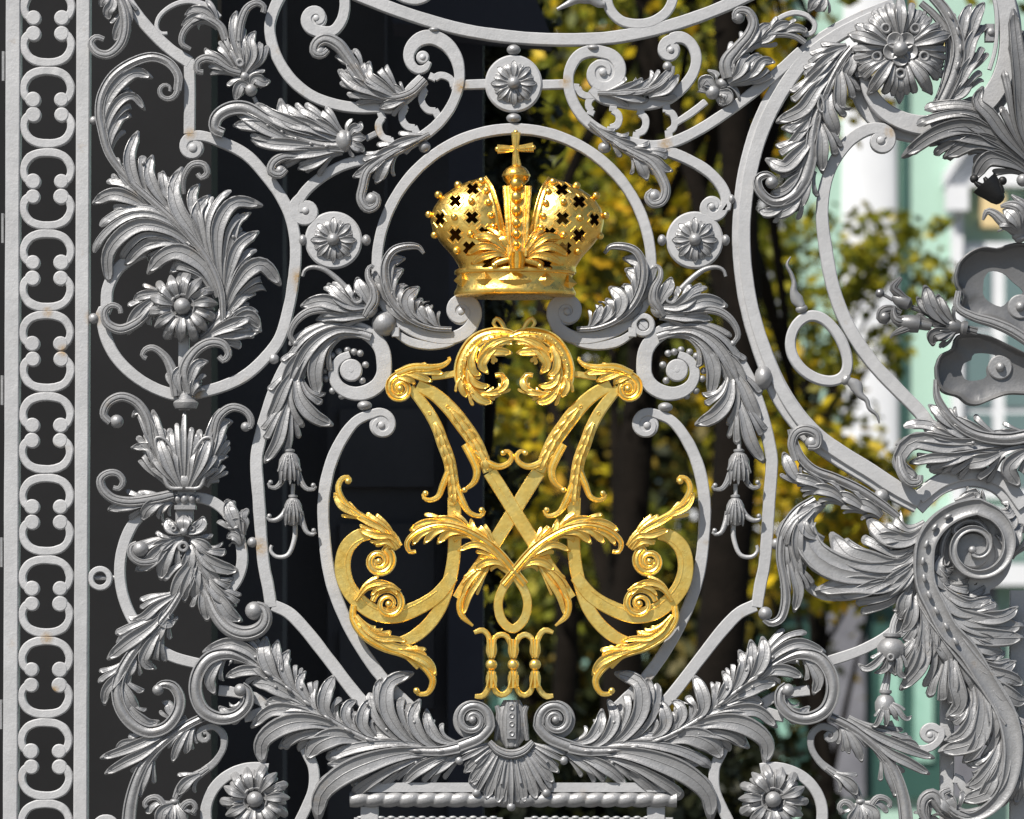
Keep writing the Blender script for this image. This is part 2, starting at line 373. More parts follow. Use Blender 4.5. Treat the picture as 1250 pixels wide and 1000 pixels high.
# =================================================================== FORGED TWICE, LEFT AND RIGHT OF THE MONOGRAM
def outer_frame():
    M = MB(); view(300, 300)
    lead = np.vstack([[[455, 868], [438, 852], [402, 806], [372, 768], [352, 748], [333, 739]]])
    bar(M, lead, 15, 12, 0); 
    up = cat([[331, 741], [327, 715], [322, 690]], "60,1180 50,1000 68,900 95,800 140,670 205,545 300,440 370,405 450,385 540,395 600,432 640,490")
    sp = [[469, 447], [468, 458], [462, 469], [451, 477], [437, 480.5], [423, 478], [412, 470], [407, 458], [409, 446], [417, 437], [427, 433]]
    bar(M, cat(up, sp), [14.5, 14.5, 14.5, 15, 15, 15.5, 16, 16, 17, 18, 19, 18, 14, 9], 12, .4, step=3)
    disc(M, 428.6, 452, 13.6, 1.6, 12, 1.4, 40); disc(M, 428.6, 452, 3, 1.9, 3, .4, 14)
    part(M, 'scroll_frame', M_BAR)
    for u, v in ((440, 618), (434, 585), (448, 552), (465, 523), (492, 506), (528, 497), (556, 506), (582, 512), (604, 560), (590, 625), (466, 668), (505, 690)):
        M = MB(); ell(M, 269 + u / 3.413, 281 + v / 3.413, -5, 4.4); part(M, 'pearl')
    # leaf that lies on the volute
    M = MB(); view(300, 300)
    lobes(M, (("560,410 430,400 330,455 255,560 205,725", 11, 5), ("440,420 365,480 325,580 340,712", 9, 4), ("420,420 330,470 270,560 250,660", 7, 3), ("235,600 255,720 320,800 412,842", 13, 6),
              ("250,560 185,660 140,760 100,830", 8, 4), ("215,700 185,800 150,920 85,1022", 11, 6), ("330,460 230,560 190,650 180,700", 8, 4)), 3, t0=.0)
    stem(M, "588,428 520,408 430,402 340,450 260,540", [11, 11, 10, 6], 4, 4, g=.5)
    part(M, 'acanthus_leaf')
    # bellflowers hanging from it
    view(300, 440, 3.844)
    M = MB(); rod(M, "206,200 205,300 203,425", [4, 5, 5], 3, 0); part(M, 'stalk', M_BAR); M = MB(); rod(M, "222,580 220,630", 5, 3, 0); part(M, 'stalk', M_BAR); M = MB()
    rod(M, "232,760 228,840 195,915 140,920 116,890 122,868", [6, 6, 5.5, 5, 4], 3, 0); part(M, 'stalk', M_BAR)
    for (u, v, k, pl, pr) in ((205, 428, 1, "180,520 172,565 140,600 108,590 118,574", "245,530 262,575 290,606 328,602 318,588"), (222, 642, .86, "190,700 172,730 140,752 105,746 112,732", "258,710 268,760 292,812 326,816 320,800")):
        M = MB(); x, y = V(u, v)
        lathe(M, x, y - 1, 90, [(-2, 4 * k), (-1, 6.5 * k), (1, 6.5 * k), (2, 5 * k), (5, 9 * k), (11, 12.5 * k), (20, 13.5 * k), (28, 13 * k), (34, 10 * k), (36, 3)], 2, 18)
        for i, c in enumerate((-.8, -.42, .1, .5, .85)):
            lobe(M, [[x + c * 5 * k, y + 4], [x + c * 10 * k, y + 16 * k], [x + c * 12.5 * k, y + 28 * k], [x + c * 13 * k, y + (38 if i % 2 else 42) * k]], 3.4 * k, 3, 2.5 + 12.5 * k * math.sqrt(max(0, 1 - (c * 1.02) ** 2)), b=2.5, k_w=1.1, th=4)
        disc(M, x + .5, y + 13 * k, 4, 17 * k, 6, 1, 18, hole=1.9); 
        for q in (pl, pr): rod(M, q, [8 * k, 8 * k, 6.5, 5, 4.5], None, [4, 6, 8, 8]); e = P(q)[-1]; ell(M, e[0], e[1], 8, 3)
        part(M, 'bellflower')

def inner_frame():
    M = MB()
    lead = cat([[506, 868], [472, 834], [440, 790], [418, 748], [403, 705], [396, 655], [395, 610], [403, 568], [418, 535], [436, 513]])
    volute_bar(M, lead, 465.5, 519, 17, 7, 238, 1.0, 1, [14.5] * 8 + [14, 12, 9, 6], 0, 4.4)
    part(M, 'scroll_frame', M_BAR)

def crown_scroll():
    M = MB()
    a = np.radians(np.linspace(268, 176, 14)); up = np.stack([628 + 168 * np.cos(a), 325 + 168 * np.sin(a)], 1)
    lead = cat(up, [[461, 344], [468, 368], [482, 388], [503, 403], [532, 412], [557, 411], [574, 400]])
    volute_bar(M, lead, 563, 380, 19, 7, 40, 1.15, -1, [13] * 10 + [14, 15, 16, 15, 12, 8], 0, 4.6)
    bar(M, [[484, 407], [500, 417], [524, 421.5], [548, 419], [566, 411]], [9, 11, 11, 9, 4], 11, -.6)
    box(M, 478, 488, 400, 411, -10, 3.5, 1.2)
    part(M, 'scroll_frame', M_BAR)
    M = MB(); view(340, 300, 6.25)
    lobes(M, (("880,430 830,290 850,130 970,92", 8, 4), ("900,470 850,340 870,230 955,175", 9, 4), ("950,510 900,420 920,330 965,290", 7, 3), ("1080,590 1000,500 985,400 1075,310", 12, 5), ("1160,610 1090,530 1060,460 1100,400", 8, 4), ("1220,630 1170,560 1140,500 1135,445", 6, 3)), 3)
    stem(M, "1320,640 1180,630 1040,580 930,500 860,400 815,260 820,130 880,40 980,8 1070,14 1108,60", [6, 7, 8, 9, 10, 11, 12, 11, 10, 9, 4], [4, 5, 7, 8, 9, 10, 11, 9, 5], 6, g=1.1)
    part(M, 'acanthus_leaf')
    # half flower in the spandrel
    M = MB(); view(340, 300, 6.25)
    lobes(M, (("680,470 560,470 440,380 372,285", 12, 5), ("650,500 500,480 340,430 165,465", 12, 5), ("690,540 520,545 400,540 283,568", 7, 3), ("700,470 665,390 620,310 598,238", 8, 4)), 5)
    rod(M, "660,545 690,500 735,420 725,330 685,250 685,185 715,160 728,172", [9, 13, 14, 12, 10, 8, 6, 5], None, [6, 9, 11, 10, 8])
    rod(M, "520,520 380,490 230,510 130,590 90,690 120,740", [9, 11, 11, 10, 8, 6], None, [7, 9, 8, 5]); bead(M, 130, 748, 4, 4)
    bar(M, "575,360 560,400 590,440 630,430 630,390 590,345", 3.2, 6, 12, .8, step=2)
    bead(M, 712, 505, 9, 5, 7, 6, -50); rod(M, "530,335 430,240 340,180 250,165 200,190 183,235", [7, 7, 7, 6, 5, 4], 3.5, 0)
    part(M, 'fleuron')

def bottom_acanthus():
    M = MB(); view(220, 740)
    mid = P("255,215 330,265 440,335 590,450 740,555 880,625 1000,660 1100,678 1231,680 1310,665")
    lobes(M, (("430,330 330,215 230,175 103,218", 10, 5), ("480,380 420,290 395,215 402,140", 13, 6), ("500,380 465,300 450,210 458,155", 7, 4), ("560,430 505,340 485,265 512,203", 10, 5), ("640,490 585,410 562,355 590,303", 9, 5),
              ("740,560 680,480 690,400 727,322", 13, 6), ("840,600 780,520 790,465 832,440", 9, 5), ("940,640 860,560 870,480 915,433", 11, 6),
              ("1150,680 1040,600 970,480 985,360 1098,312", 14, 5), ("1000,590 950,480 930,400 945,330", 7, 3), ("1220,675 1140,620 1095,520 1128,435", 11, 5), ("1300,650 1210,620 1165,550 1155,480", 7, 4)), 3)
    lobes(M, (("440,350 360,305 290,305 210,335", 7, 3), ("580,460 470,395 400,365 330,362", 9, 4), ("640,510 540,470 450,445 395,460", 7, 4), ("720,570 580,505 430,490 330,572", 11, 5),
              ("800,600 640,545 490,560 385,640 388,748", 16, 6), ("820,610 700,585 560,600 462,668", 10, 4), ("880,640 740,610 640,650 588,722", 12, 4), ("1010,680 880,675 780,680 692,700", 6, 3), ("1010,690 900,705 800,735 690,742", 7, 3),
              ("1240,690 1060,690 900,730 750,800 660,890 645,1015", 19, 6), ("1000,700 880,740 740,790 632,852", 9, 4), ("1180,690 1080,720 970,770 902,842", 11, 5), ("1290,690 1200,725 1110,775 1038,842", 11, 5), ("1330,690 1260,730 1190,770 1135,812", 7, 3)), 3)
    lobes(M, (("210,235 160,300 140,350 165,418", 7, 4), ("300,440 270,490 225,505 180,470", 6, 3)), 6)
    stem(M, cat("330,262 230,225 140,245 85,320 75,410 110,490 190,528 270,512 320,455 318,400 290,375"), [8, 14, 17, 17, 17, 17, 16, 15, 14, 11], [6, 9, 12, 13, 12, 12, 12, 12], 8, g=1.1)
    bead(M, 285, 395, 8, 11)
    stem(M, mid, [5, 6, 7, 8, 8, 9, 10, 11, 12, 14], [7, 8, 8, 8, 9, 10, 12], 6, g=.8)
    beads_along(M, mid, 9, 2.1, 12.5, 2.8, .12, .98)
    knobs(M, "355,240,6,4 478,300,4,6 570,385,5,6 705,490,6,5 880,460,3,6 970,580,10,4 1100,545,4,6 450,380,6,4 538,490,8,2 492,580,-4,6 702,600,10,2 880,695,9,1 1108,735,7,-6 240,262,-3,5")
    part(M, 'acanthus_leaf')
    M = MB()
    p = cat([[548, 915], [566, 909], [586, 900], [598, 886]], spiral(577, 879, 21, 5, 10, 1.55, -1))
    stem(M, p, [15, 15, 15, 14, 13, 12, 11, 10, 9, 8, 7, 6], [10, 13, 15, 16, 16, 16, 17], 16, step=3, g=.7); ell(M, 577, 879, 15, 5)
    disc(M, 577, 879, 24, 6, 12); part(M, 'volute')

def flower(x, y, R, n, rot=0, d=6, cup=.5, rc=.27):
    M = MB()
    for layer in (0, 1):
        for i in range(n):
            a = rot + (i + .5 * layer) * 2 * PI / n + random.uniform(-.04, .04); r = R * (1 if layer else .92)
            q = [[x + r * f * math.cos(a + .12 * f), y + r * f * math.sin(a + .12 * f)] for f in (.22, .45, .75, 1)]
            lobe(M, q, R * (.36 if layer else .2), 4 if layer else 3, d - 2 + 4 * layer + (i % 2) * 2.2, b=R * .24, base=.36, k_w=1.15, drop=.95, spread=.15, cut=.14, ragged=.1, cw=1.2, amp=1.1)
    disc(M, x, y, R * .38, d + 9, 9, 1.5, 30, hole=R * .31); disc(M, x, y, R * .32, d + 3, 4, .5, 24); ell(M, x, y, d + 8, R * rc * .9)
    return part(M, 'rosette_flower')
def lower_scroll():
    M = MB(); view(220, 740)
    volute_bar(M, cat("-10,580 60,535 140,510 260,505 380,540 480,590"), 0, 0, .1, .1, 0, .01, 1, 13) if False else None
    bar(M, "-60,640 20,560 90,520 190,520 320,500 360,540 430,490 330,430 200,395", 12, 10, -3) if False else None
    bar(M, "560,600 590,680 625,760 625,860 590,950 560,1010", 13, 11, -1)
    bar(M, cat(spiral(312, 982, 62, 62, 90, 1, 1, 40)), 13, 11, -.6) if False else None
    a = np.radians(np.linspace(95, 284, 34)); bar(M, np.stack([312 + 61 * np.cos(a), 994 + 57 * np.sin(a)], 1), 13.5, 11, -.4)
    part(M, 'scroll_frame', M_BAR)
    M = MB(); bar(M, "-260,240 -140,262 0,260 80,285", 13, 11, -2) if False else bar(M, "180,395 260,405 340,425 420,470", 13, 11, -3); bar(M, "300,520 330,515 380,500 420,500", 13, 11, -3); part(M, 'scroll_frame', M_BAR)
    flower(312, 976, 42, 7, .3, 7)

def rosette(x, y, R, d=0):
    e = group_part('rosette')
    M = MB(); disc(M, x, y, R, d, 9, 2, 48); sub(M, 'backing_disc', e, M_BAR)
    M = MB()
    for i in range(8):
        a = i * PI / 4 + PI / 2
        q = [[x + R * .82 * f * math.cos(a), y + R * .82 * f * math.sin(a)] for f in (.15, .45, .75, 1)]
        lobe(M, q, R * .24, 5, d + 1.5, b=3.5, base=.22, k_w=1.3, spread=.35, cut=.3, ragged=.1, th=2.5)
    sub(M, 'petals', e)
    M = MB(); ell(M, x, y, d + 6, R * .22); disc(M, x, y, R * .34, d + 3.5, 3, 1, 24); sub(M, 'boss', e)
    return e
def side_rosette():
    rosette(407, 293, 35)
    for x, y in ((369.5, 293), (447, 293)):
        M = MB(); ell(M, x, y, -3, 5.5, 7, 7); part(M, 'bead')

def gold_half(mono):
    LK[0] = 1.35
    def gpart(M, name): return sub(M, name, mono, M_GOLD)
    g = 13                                              # the gilded letters stand in front of the grille
    # letter strokes
    M = MB()
    bar(M, [[598, 577], [612, 599], [628.6, 626], [648, 657], [668, 690], [684, 712], [697, 731]], [17.5, 17.5, 17.5, 17.5, 17, 16, 13], 9, g - (2.5 if MIR else 0), .9)
    bar(M, [[591, 566], [606, 591], [622, 617]], 1.1, 3, g + .5, .3) if not MIR else None
    view(390, 560, 3.3333)
    bar(M, "548,160 550,260 549,380 538,460 522,520 490,610 440,680 380,728 330,748", [16, 16, 16, 16, 16, 16, 16, 16, 13], 9, g - 1, .9)
    bar(M, "543,480 480,558 400,608 310,638 230,628 160,580 112,515 95,440 112,365 160,318 205,306", [15, 17, 18, 19, 20, 20, 20, 20, 19, 18, 15], 9, g + .3, .9)
    rim = P("190,322 140,350 110,400 108,450 125,510 170,568 230,612 310,622 400,592 480,540")
    bar(M, rim, 1.3, 3, g + 1.0, .3)
    gpart(M, 'letter_bar')
    # stroke with husks, outer and inner
    view(460, 380, 6.25); top2 = P("255,590 330,680 405,785 465,900 500,1000"); top1 = P("310,570 440,640 560,750 670,890 740,990")
    view(490, 520, 5.5555)
    s2 = cat(top2, "325,240 345,360 358,450 362,540"); s1 = cat(top1, "535,185 565,250 590,315")
    M = MB()
    bar(M, s2, [12, 13, 14, 14, 15, 15, 15, 15, 14], 9, g + 1, 1.5); bar(M, s1, [15, 16, 17, 18, 19, 19, 18, 15, 13], 9, g + 1, 1.5)
    gpart(M, 'letter_bar')
    M = MB()
    husks(M, s2, 8, 5.6, g + 2.2, .34, .98, .17); husks(M, s1, 6, 6.2, g + 2.2, .36, .97, .2)
    for q, w in (("500,180 590,258 670,282 735,250 748,205 715,175 690,190", [12, 9, 9, 8, 7, 6, 5]), ("430,130 480,220 512,310 495,385 430,440", [10, 11, 10, 8, 4]),
                 ("330,300 285,400 245,490 180,508 148,480 165,462", [10, 9, 8, 7, 6, 5]), ("365,400 410,510 465,595 535,615 560,585 545,575", [10, 10, 9, 7, 6, 5])):
        rod(M, q, w, None, [g, g + 2, g + 3, g + 2]); e = P(q)[-1]; ell(M, e[0], e[1], g + 3, 3.6)
    for u, v in ((405, 785), (540, 735)):
        x, y = 460 + u / 6.25, 380 + v / 6.25; disc(M, x, y, 2.4, g + 2.2, 3, .6, 12, hole=1.2)
    gpart(M, 'husk_leaves')
    # capital scroll
    M = MB(); view(460, 380, 6.25)
    p = cat("540,470 450,470 350,490", "250,470 160,490 100,560"); sp = spiral(489, 476, 13, 4, 170, 1.4, -1)
    stem(M, cat("330,500 240,480 160,500 105,550", sp), [9, 11, 11, 10, 9, 8, 6, 4], [g + 2, g + 4, g + 4], 9, g=1.1); ell(M, 489, 476, g + 4, 4.5)
    rod(M, "150,490 280,445 420,440 510,420 555,380 550,358", [10, 13, 12, 9, 7, 4], None, [g + 2, g + 5, g + 3])
    bar(M, "420,508 500,498 620,478", [8, 8, 8], 6, g)
    lobes(M, (("150,480 250,480 340,510 425,545", 7, 4), ("200,470 320,460 420,470 515,480", 6, 4), ("160,510 220,520 270,540 290,570", 6, 3)), g + 3)
    gpart(M, 'scroll_capital')
    # C shaped wreath on top
    M = MB(); view(460, 380, 6.25)
    ring = P("1120,225 1000,180 880,180 760,230 680,330 640,450 655,560 730,635 830,655 930,620 975,550 950,495 905,500")
    stem(M, ring, [8, 11, 15, 17, 18, 18, 17, 16, 14, 12, 10, 8, 6], [g + 6, g + 4, g + 4, g + 5, g + 6, g + 6], 9, g=1.2)
    lobes(M, (("1050,215 930,235 840,290 800,360 790,420", 7, 4), ("960,250 850,330 800,420 850,490", 8, 4), ("760,280 720,380 740,470 800,500", 7, 4), ("700,460 740,550 800,580 865,575", 6, 4),
              ("790,400 850,330 940,320 1035,330", 7, 4), ("830,340 900,270 980,245 1040,262", 5, 3), ("660,500 640,560 650,610 690,670", 5, 3), ("700,560 740,640 800,690 885,708", 7, 4), ("800,640 870,640 930,630 975,630", 5, 3), ("900,640 960,600 985,560 990,510", 5, 3)), g + 7)
    rod(M, "1040,200 980,150 950,95 915,65 890,100 915,135", [6, 6, 6, 6, 5, 4], None, g + 3)
    beads_along(M, ring, 16, 1.0, g + 11, 1.8, .1, .7)
    gpart(M, 'acanthus_wreath')
    # long curling leaves over the strokes
    M = MB(); view(490, 520, 5.5555)
    lobes(M, (("520,770 420,720 330,720 240,805", 8, 4), ("440,730 340,690 240,710 150,805", 8, 4), ("330,700 230,690 130,740 75,815", 7, 4), ("500,750 400,670 300,640 200,645", 7, 4), ("360,690 250,660 150,670 55,715", 7, 4),
              ("730,960 620,860 500,810 380,852", 9, 5), ("640,860 560,770 490,710 470,632", 9, 5), ("590,800 560,740 530,700 520,690", 5, 3), ("720,970 650,930 580,930 490,985", 7, 4)), g + 5)
    stem(M, "840,1080 760,985 640,850 520,760 390,700 250,680 110,725 40,800 60,860 100,855", [10, 11, 12, 11, 10, 9, 9, 9, 7, 5], [g + 4, g + 7, g + 9, g + 10, g + 9, g + 8, g + 5], 7, g=1.1)
    view(390, 560, 3.3333)
    lobes(M, (("705,425 650,460 600,520 572,600", 6, 5), ("690,440 650,500 610,560 585,640", 5, 4)), g + 3)
    rod(M, "600,530 572,590 580,640 625,682", [7, 9, 8, 3], None, g + 2)
    gpart(M, 'acanthus_leaf')
    # the side scrolls
    M = MB()
    sp = spiral(463, 686, 17, 4, 300, 1.75, 1)
    stem(M, cat("210,265 270,310 315,345", sp), [10, 12, 13, 12, 11, 10, 9, 8, 7, 5], [g + 2, g + 4, g + 4], 8, g=.9); ell(M, 463, 686, g + 4, 4)
    rod(M, "300,330 230,275 150,225 95,170 78,120 95,85 122,80 125,98", [10, 11, 11, 10, 9, 8, 7, 5], None, [g + 2, g + 5, g + 5, g + 4]); bead(M, 118, 95, 4, g + 4)
    lobes(M, (("320,370 270,300 200,260 115,215", 8, 5), ("330,360 290,320 230,315 160,290", 8, 5), ("200,250 130,220 85,190 62,140", 6, 3), ("310,370 270,340 235,345 220,350", 5, 3)), g + 5)
    gpart(M, 'side_scroll')
    M = MB(); sp = spiral(475, 738, 20, 4, 190, 1.8, 1)
    stem(M, sp, [7, 8, 9, 9, 8, 7, 6, 5, 4], g + 5, 7, g=.9); ell(M, 475, 738, g + 5, 4.2)
    lobes(M, (("150,580 200,520 270,510 325,560", 5, 4), ("330,540 290,520 240,530 210,560", 4, 3)), g + 6)
    gpart(M, 'side_scroll')
    M = MB()
    rod(M, "140,600 138,650 175,710 260,765 360,800 430,850 462,905 440,955 400,955 393,935", [8, 10, 12, 13, 12, 12, 11, 9, 7, 5], None, [g, g + 2, g + 4, g + 4, g + 3]); bead(M, 396, 945, 4, g + 4)
    lobes(M, (("150,640 210,710 280,720 290,700", 6, 4), ("160,670 240,730 310,735 358,745", 8, 5), ("200,720 290,760 330,770 380,765", 6, 3), ("300,780 380,800 440,830 475,885", 8, 4), ("340,790 400,790 430,800 435,810", 5, 3)), g + 5)
    gpart(M, 'side_scroll'); LK[0] = 1.85

def bead_list(L):
    for x, y, rx, ry in L:
        M = MB(); ell(M, x, y, -3, rx, ry, max(rx, ry) * .95, 0, 20, 12); part(M, 'bead')
monogram = group_part('monogram', 'gilded monogram of interlaced letters, acanthus leaves and the numeral III')
crown = group_part('crown', 'gilded imperial crown with pierced mitre halves, pearls, orb and cross')
for side in (0, 1):
    MIR[:] = [] if side == 0 else [1255.2, 0, 0]
    outer_frame(); inner_frame(); crown_scroll(); bottom_acanthus(); lower_scroll(); side_rosette(); gold_half(monogram)
    bead_list(((493, 503, 0, 0),) if False else ((445, 495, 9, 6), (334, 438, 6.5, 6.5)) if side == 0 else ((443, 497, 9, 6),))
    if side == 0:
        bead_list(((469, 395, 15.5, 15.5),))
    else:
        M = MB(); disc(M, 470, 397, 14.5, 3, 12, 1.5, 40, hole=7.5); disc(M, 470, 397, 6.6, 0, 8, 1, 24); bar(M, [[466, 401], [474, 393]], 2, 2, .8, .4); part(M, 'ring_eye', M_BAR)
MIR[:] = []
# ---- loop, numeral
M = MB(); view(560, 680, 5.5555)
bar(M, "180,-20 260,40 370,120 440,220 467,320 440,430 367,490 295,435 268,320 300,215 370,120 450,20", [9, 10, 11, 11, 11, 11, 11, 11, 11, 11, 10, 9], 9, 16, .9); sub(M, 'letter_loop', monogram, M_GOLD)
M = MB()
for x in (222, 370, 517):
    rod(M, [V(x, 560), V(x, 600), V(x, 650), V(x, 690)], [10, 13, 14, 8], 5, 14); rod(M, [V(x, 772), V(x, 800), V(x, 850), V(x, 890)], [8, 14, 14, 9], 5, 14)
    bead(M, x, 732, 7.2, 14)
    for q in ("-8,560 -6,620 -4,680", "8,560 6,620 4,680", "-7,780 -6,820 -10,880", "7,780 6,820 10,880"):
        z = np.array([[float(t) for t in s.split(',')] for s in q.split()]); rod(M, [V(x + a * 3, b) for a, b in z], [4, 4, 3], 3, 17)
for q in ("105,515 160,498 198,530 212,590", "232,585 255,540 295,528 330,545 350,600", "388,600 410,545 450,528 490,550 508,590", "530,590 548,530 585,498 640,515",
          "110,945 160,945 195,905 215,850", "232,850 250,910 290,938 335,915 358,860", "382,860 405,915 445,940 485,915 505,860", "530,850 550,905 590,945 640,942"):
    bar(M, q, [5, 7, 7, 7, 5], 7, 14, 1.5)
sub(M, 'numeral', monogram, M_GOLD)
# ---- shell, centre piece
M = MB(); view(520, 800, 4.808)
tips = ((185, 640, 8), (235, 700, 5), (285, 822, 9), (345, 850, 5), (425, 880, 6), (500, 905, 9), (580, 865, 6), (650, 855, 5), (718, 822, 9), (765, 700, 5), (815, 638, 8))
fan = ((190, 622, 3), (222, 690, 1), (252, 752, 1), (292, 818, 3), (348, 852, 1), (420, 878, 1), (500, 902, 3), (580, 872, 1), (652, 852, 1), (712, 818, 3), (752, 752, 1), (782, 690, 1), (815, 622, 3))
for i, (u, v, n) in enumerate(fan):
    b = (i - 6) * 19; u0, v0 = 500 + b, 560 - abs(b) * .35
    lobe(M, [V(u0 + (u - u0) * f, v0 + (v - v0) * f) for f in (0, .35, .7, 1)], 9.2 if n == 3 else 7.6, n, 7 + (1.2 if n == 3 else 0), b=5, base=.36, k_w=1.0, cut=.1, drop=.3, spread=.1, cw=1.3, amp=1.3)
    if n == 3: x, y = V(u0 + (u - u0) * .965, v0 + (v - v0) * .965); ell(M, x, y, 8, 5.5, 5.5, 4.5)
    elif i % 2: rod(M, [V(u0 + (u - u0) * f, v0 + (v - v0) * f) for f in (.2, .45, .62)], [1.5, 3.2, 4.4], None, 13)
rod(M, "372,508 425,560 500,582 575,560 628,508", [7, 11, 12, 11, 7], None, 12)
part(M, 'shell')
M = MB(); rod(M, "503,262 503,300 503,380 503,460 503,505 503,545", [20, 33, 38, 38, 33, 14], [5, 9, 10, 10, 9, 5], 0)
rod(M, "503,275 503,330 503,450 503,535", [14, 22, 23, 15], [4, 6, 6, 4], 7)
bar(M, "503,288 503,490", 12, 4, 14.5, 1)
for v in (308, 355, 405, 460): x, y = V(503, v); disc(M, x, y, 3.6, 15.6, 3, .8, 18, dish=1.5)
rod(M, "415,295 430,340 425,420 410,500", [6, 9, 9, 5], None, 3); rod(M, "592,295 575,340 580,420 595,500", [6, 9, 9, 5], None, 3)
part(M, 'cartouche_boss')
# ---- rope moulding
M = MB(); box(M, 433, 822, 955.5, 967, -14, 4, 1) ; part(M, 'moulding_fillet', M_BAR)
M = MB(); R = []
for x in np.arange(427, 826.1, 1.5):
    R.append([(x, 976 + 9.5 * (.80 + .24 * abs(math.sin(PI * x / 20.5 + g * .5 + .4)) ** .6) * math.sin(g), -2 + 10.5 * (.80 + .24 * abs(math.sin(PI * x / 20.5 + g * .5 + .4)) ** .6) * math.cos(g)) for g in np.linspace(-PI, PI, 30, endpoint=False)])
loft(M, R); part(M, 'rope_moulding', sharp=60)
M = MB()
for x0 in (432, 640): box(M, x0, x0 + 182, 998, 1008, -14, -4, 1)
for x in np.arange(440, 815, 12.5):
    if not 612 < x < 645: ell(M, x, 998, -6, 5, 2.4, 4, 0, 10, 6)
part(M, 'moulding_fillet', M_BAR)
for x in (440, 790):
    M = MB(); box(M, x, x + 22, 985, 1040, -16, -2, 1); part(M, 'frame_post', M_BAR)
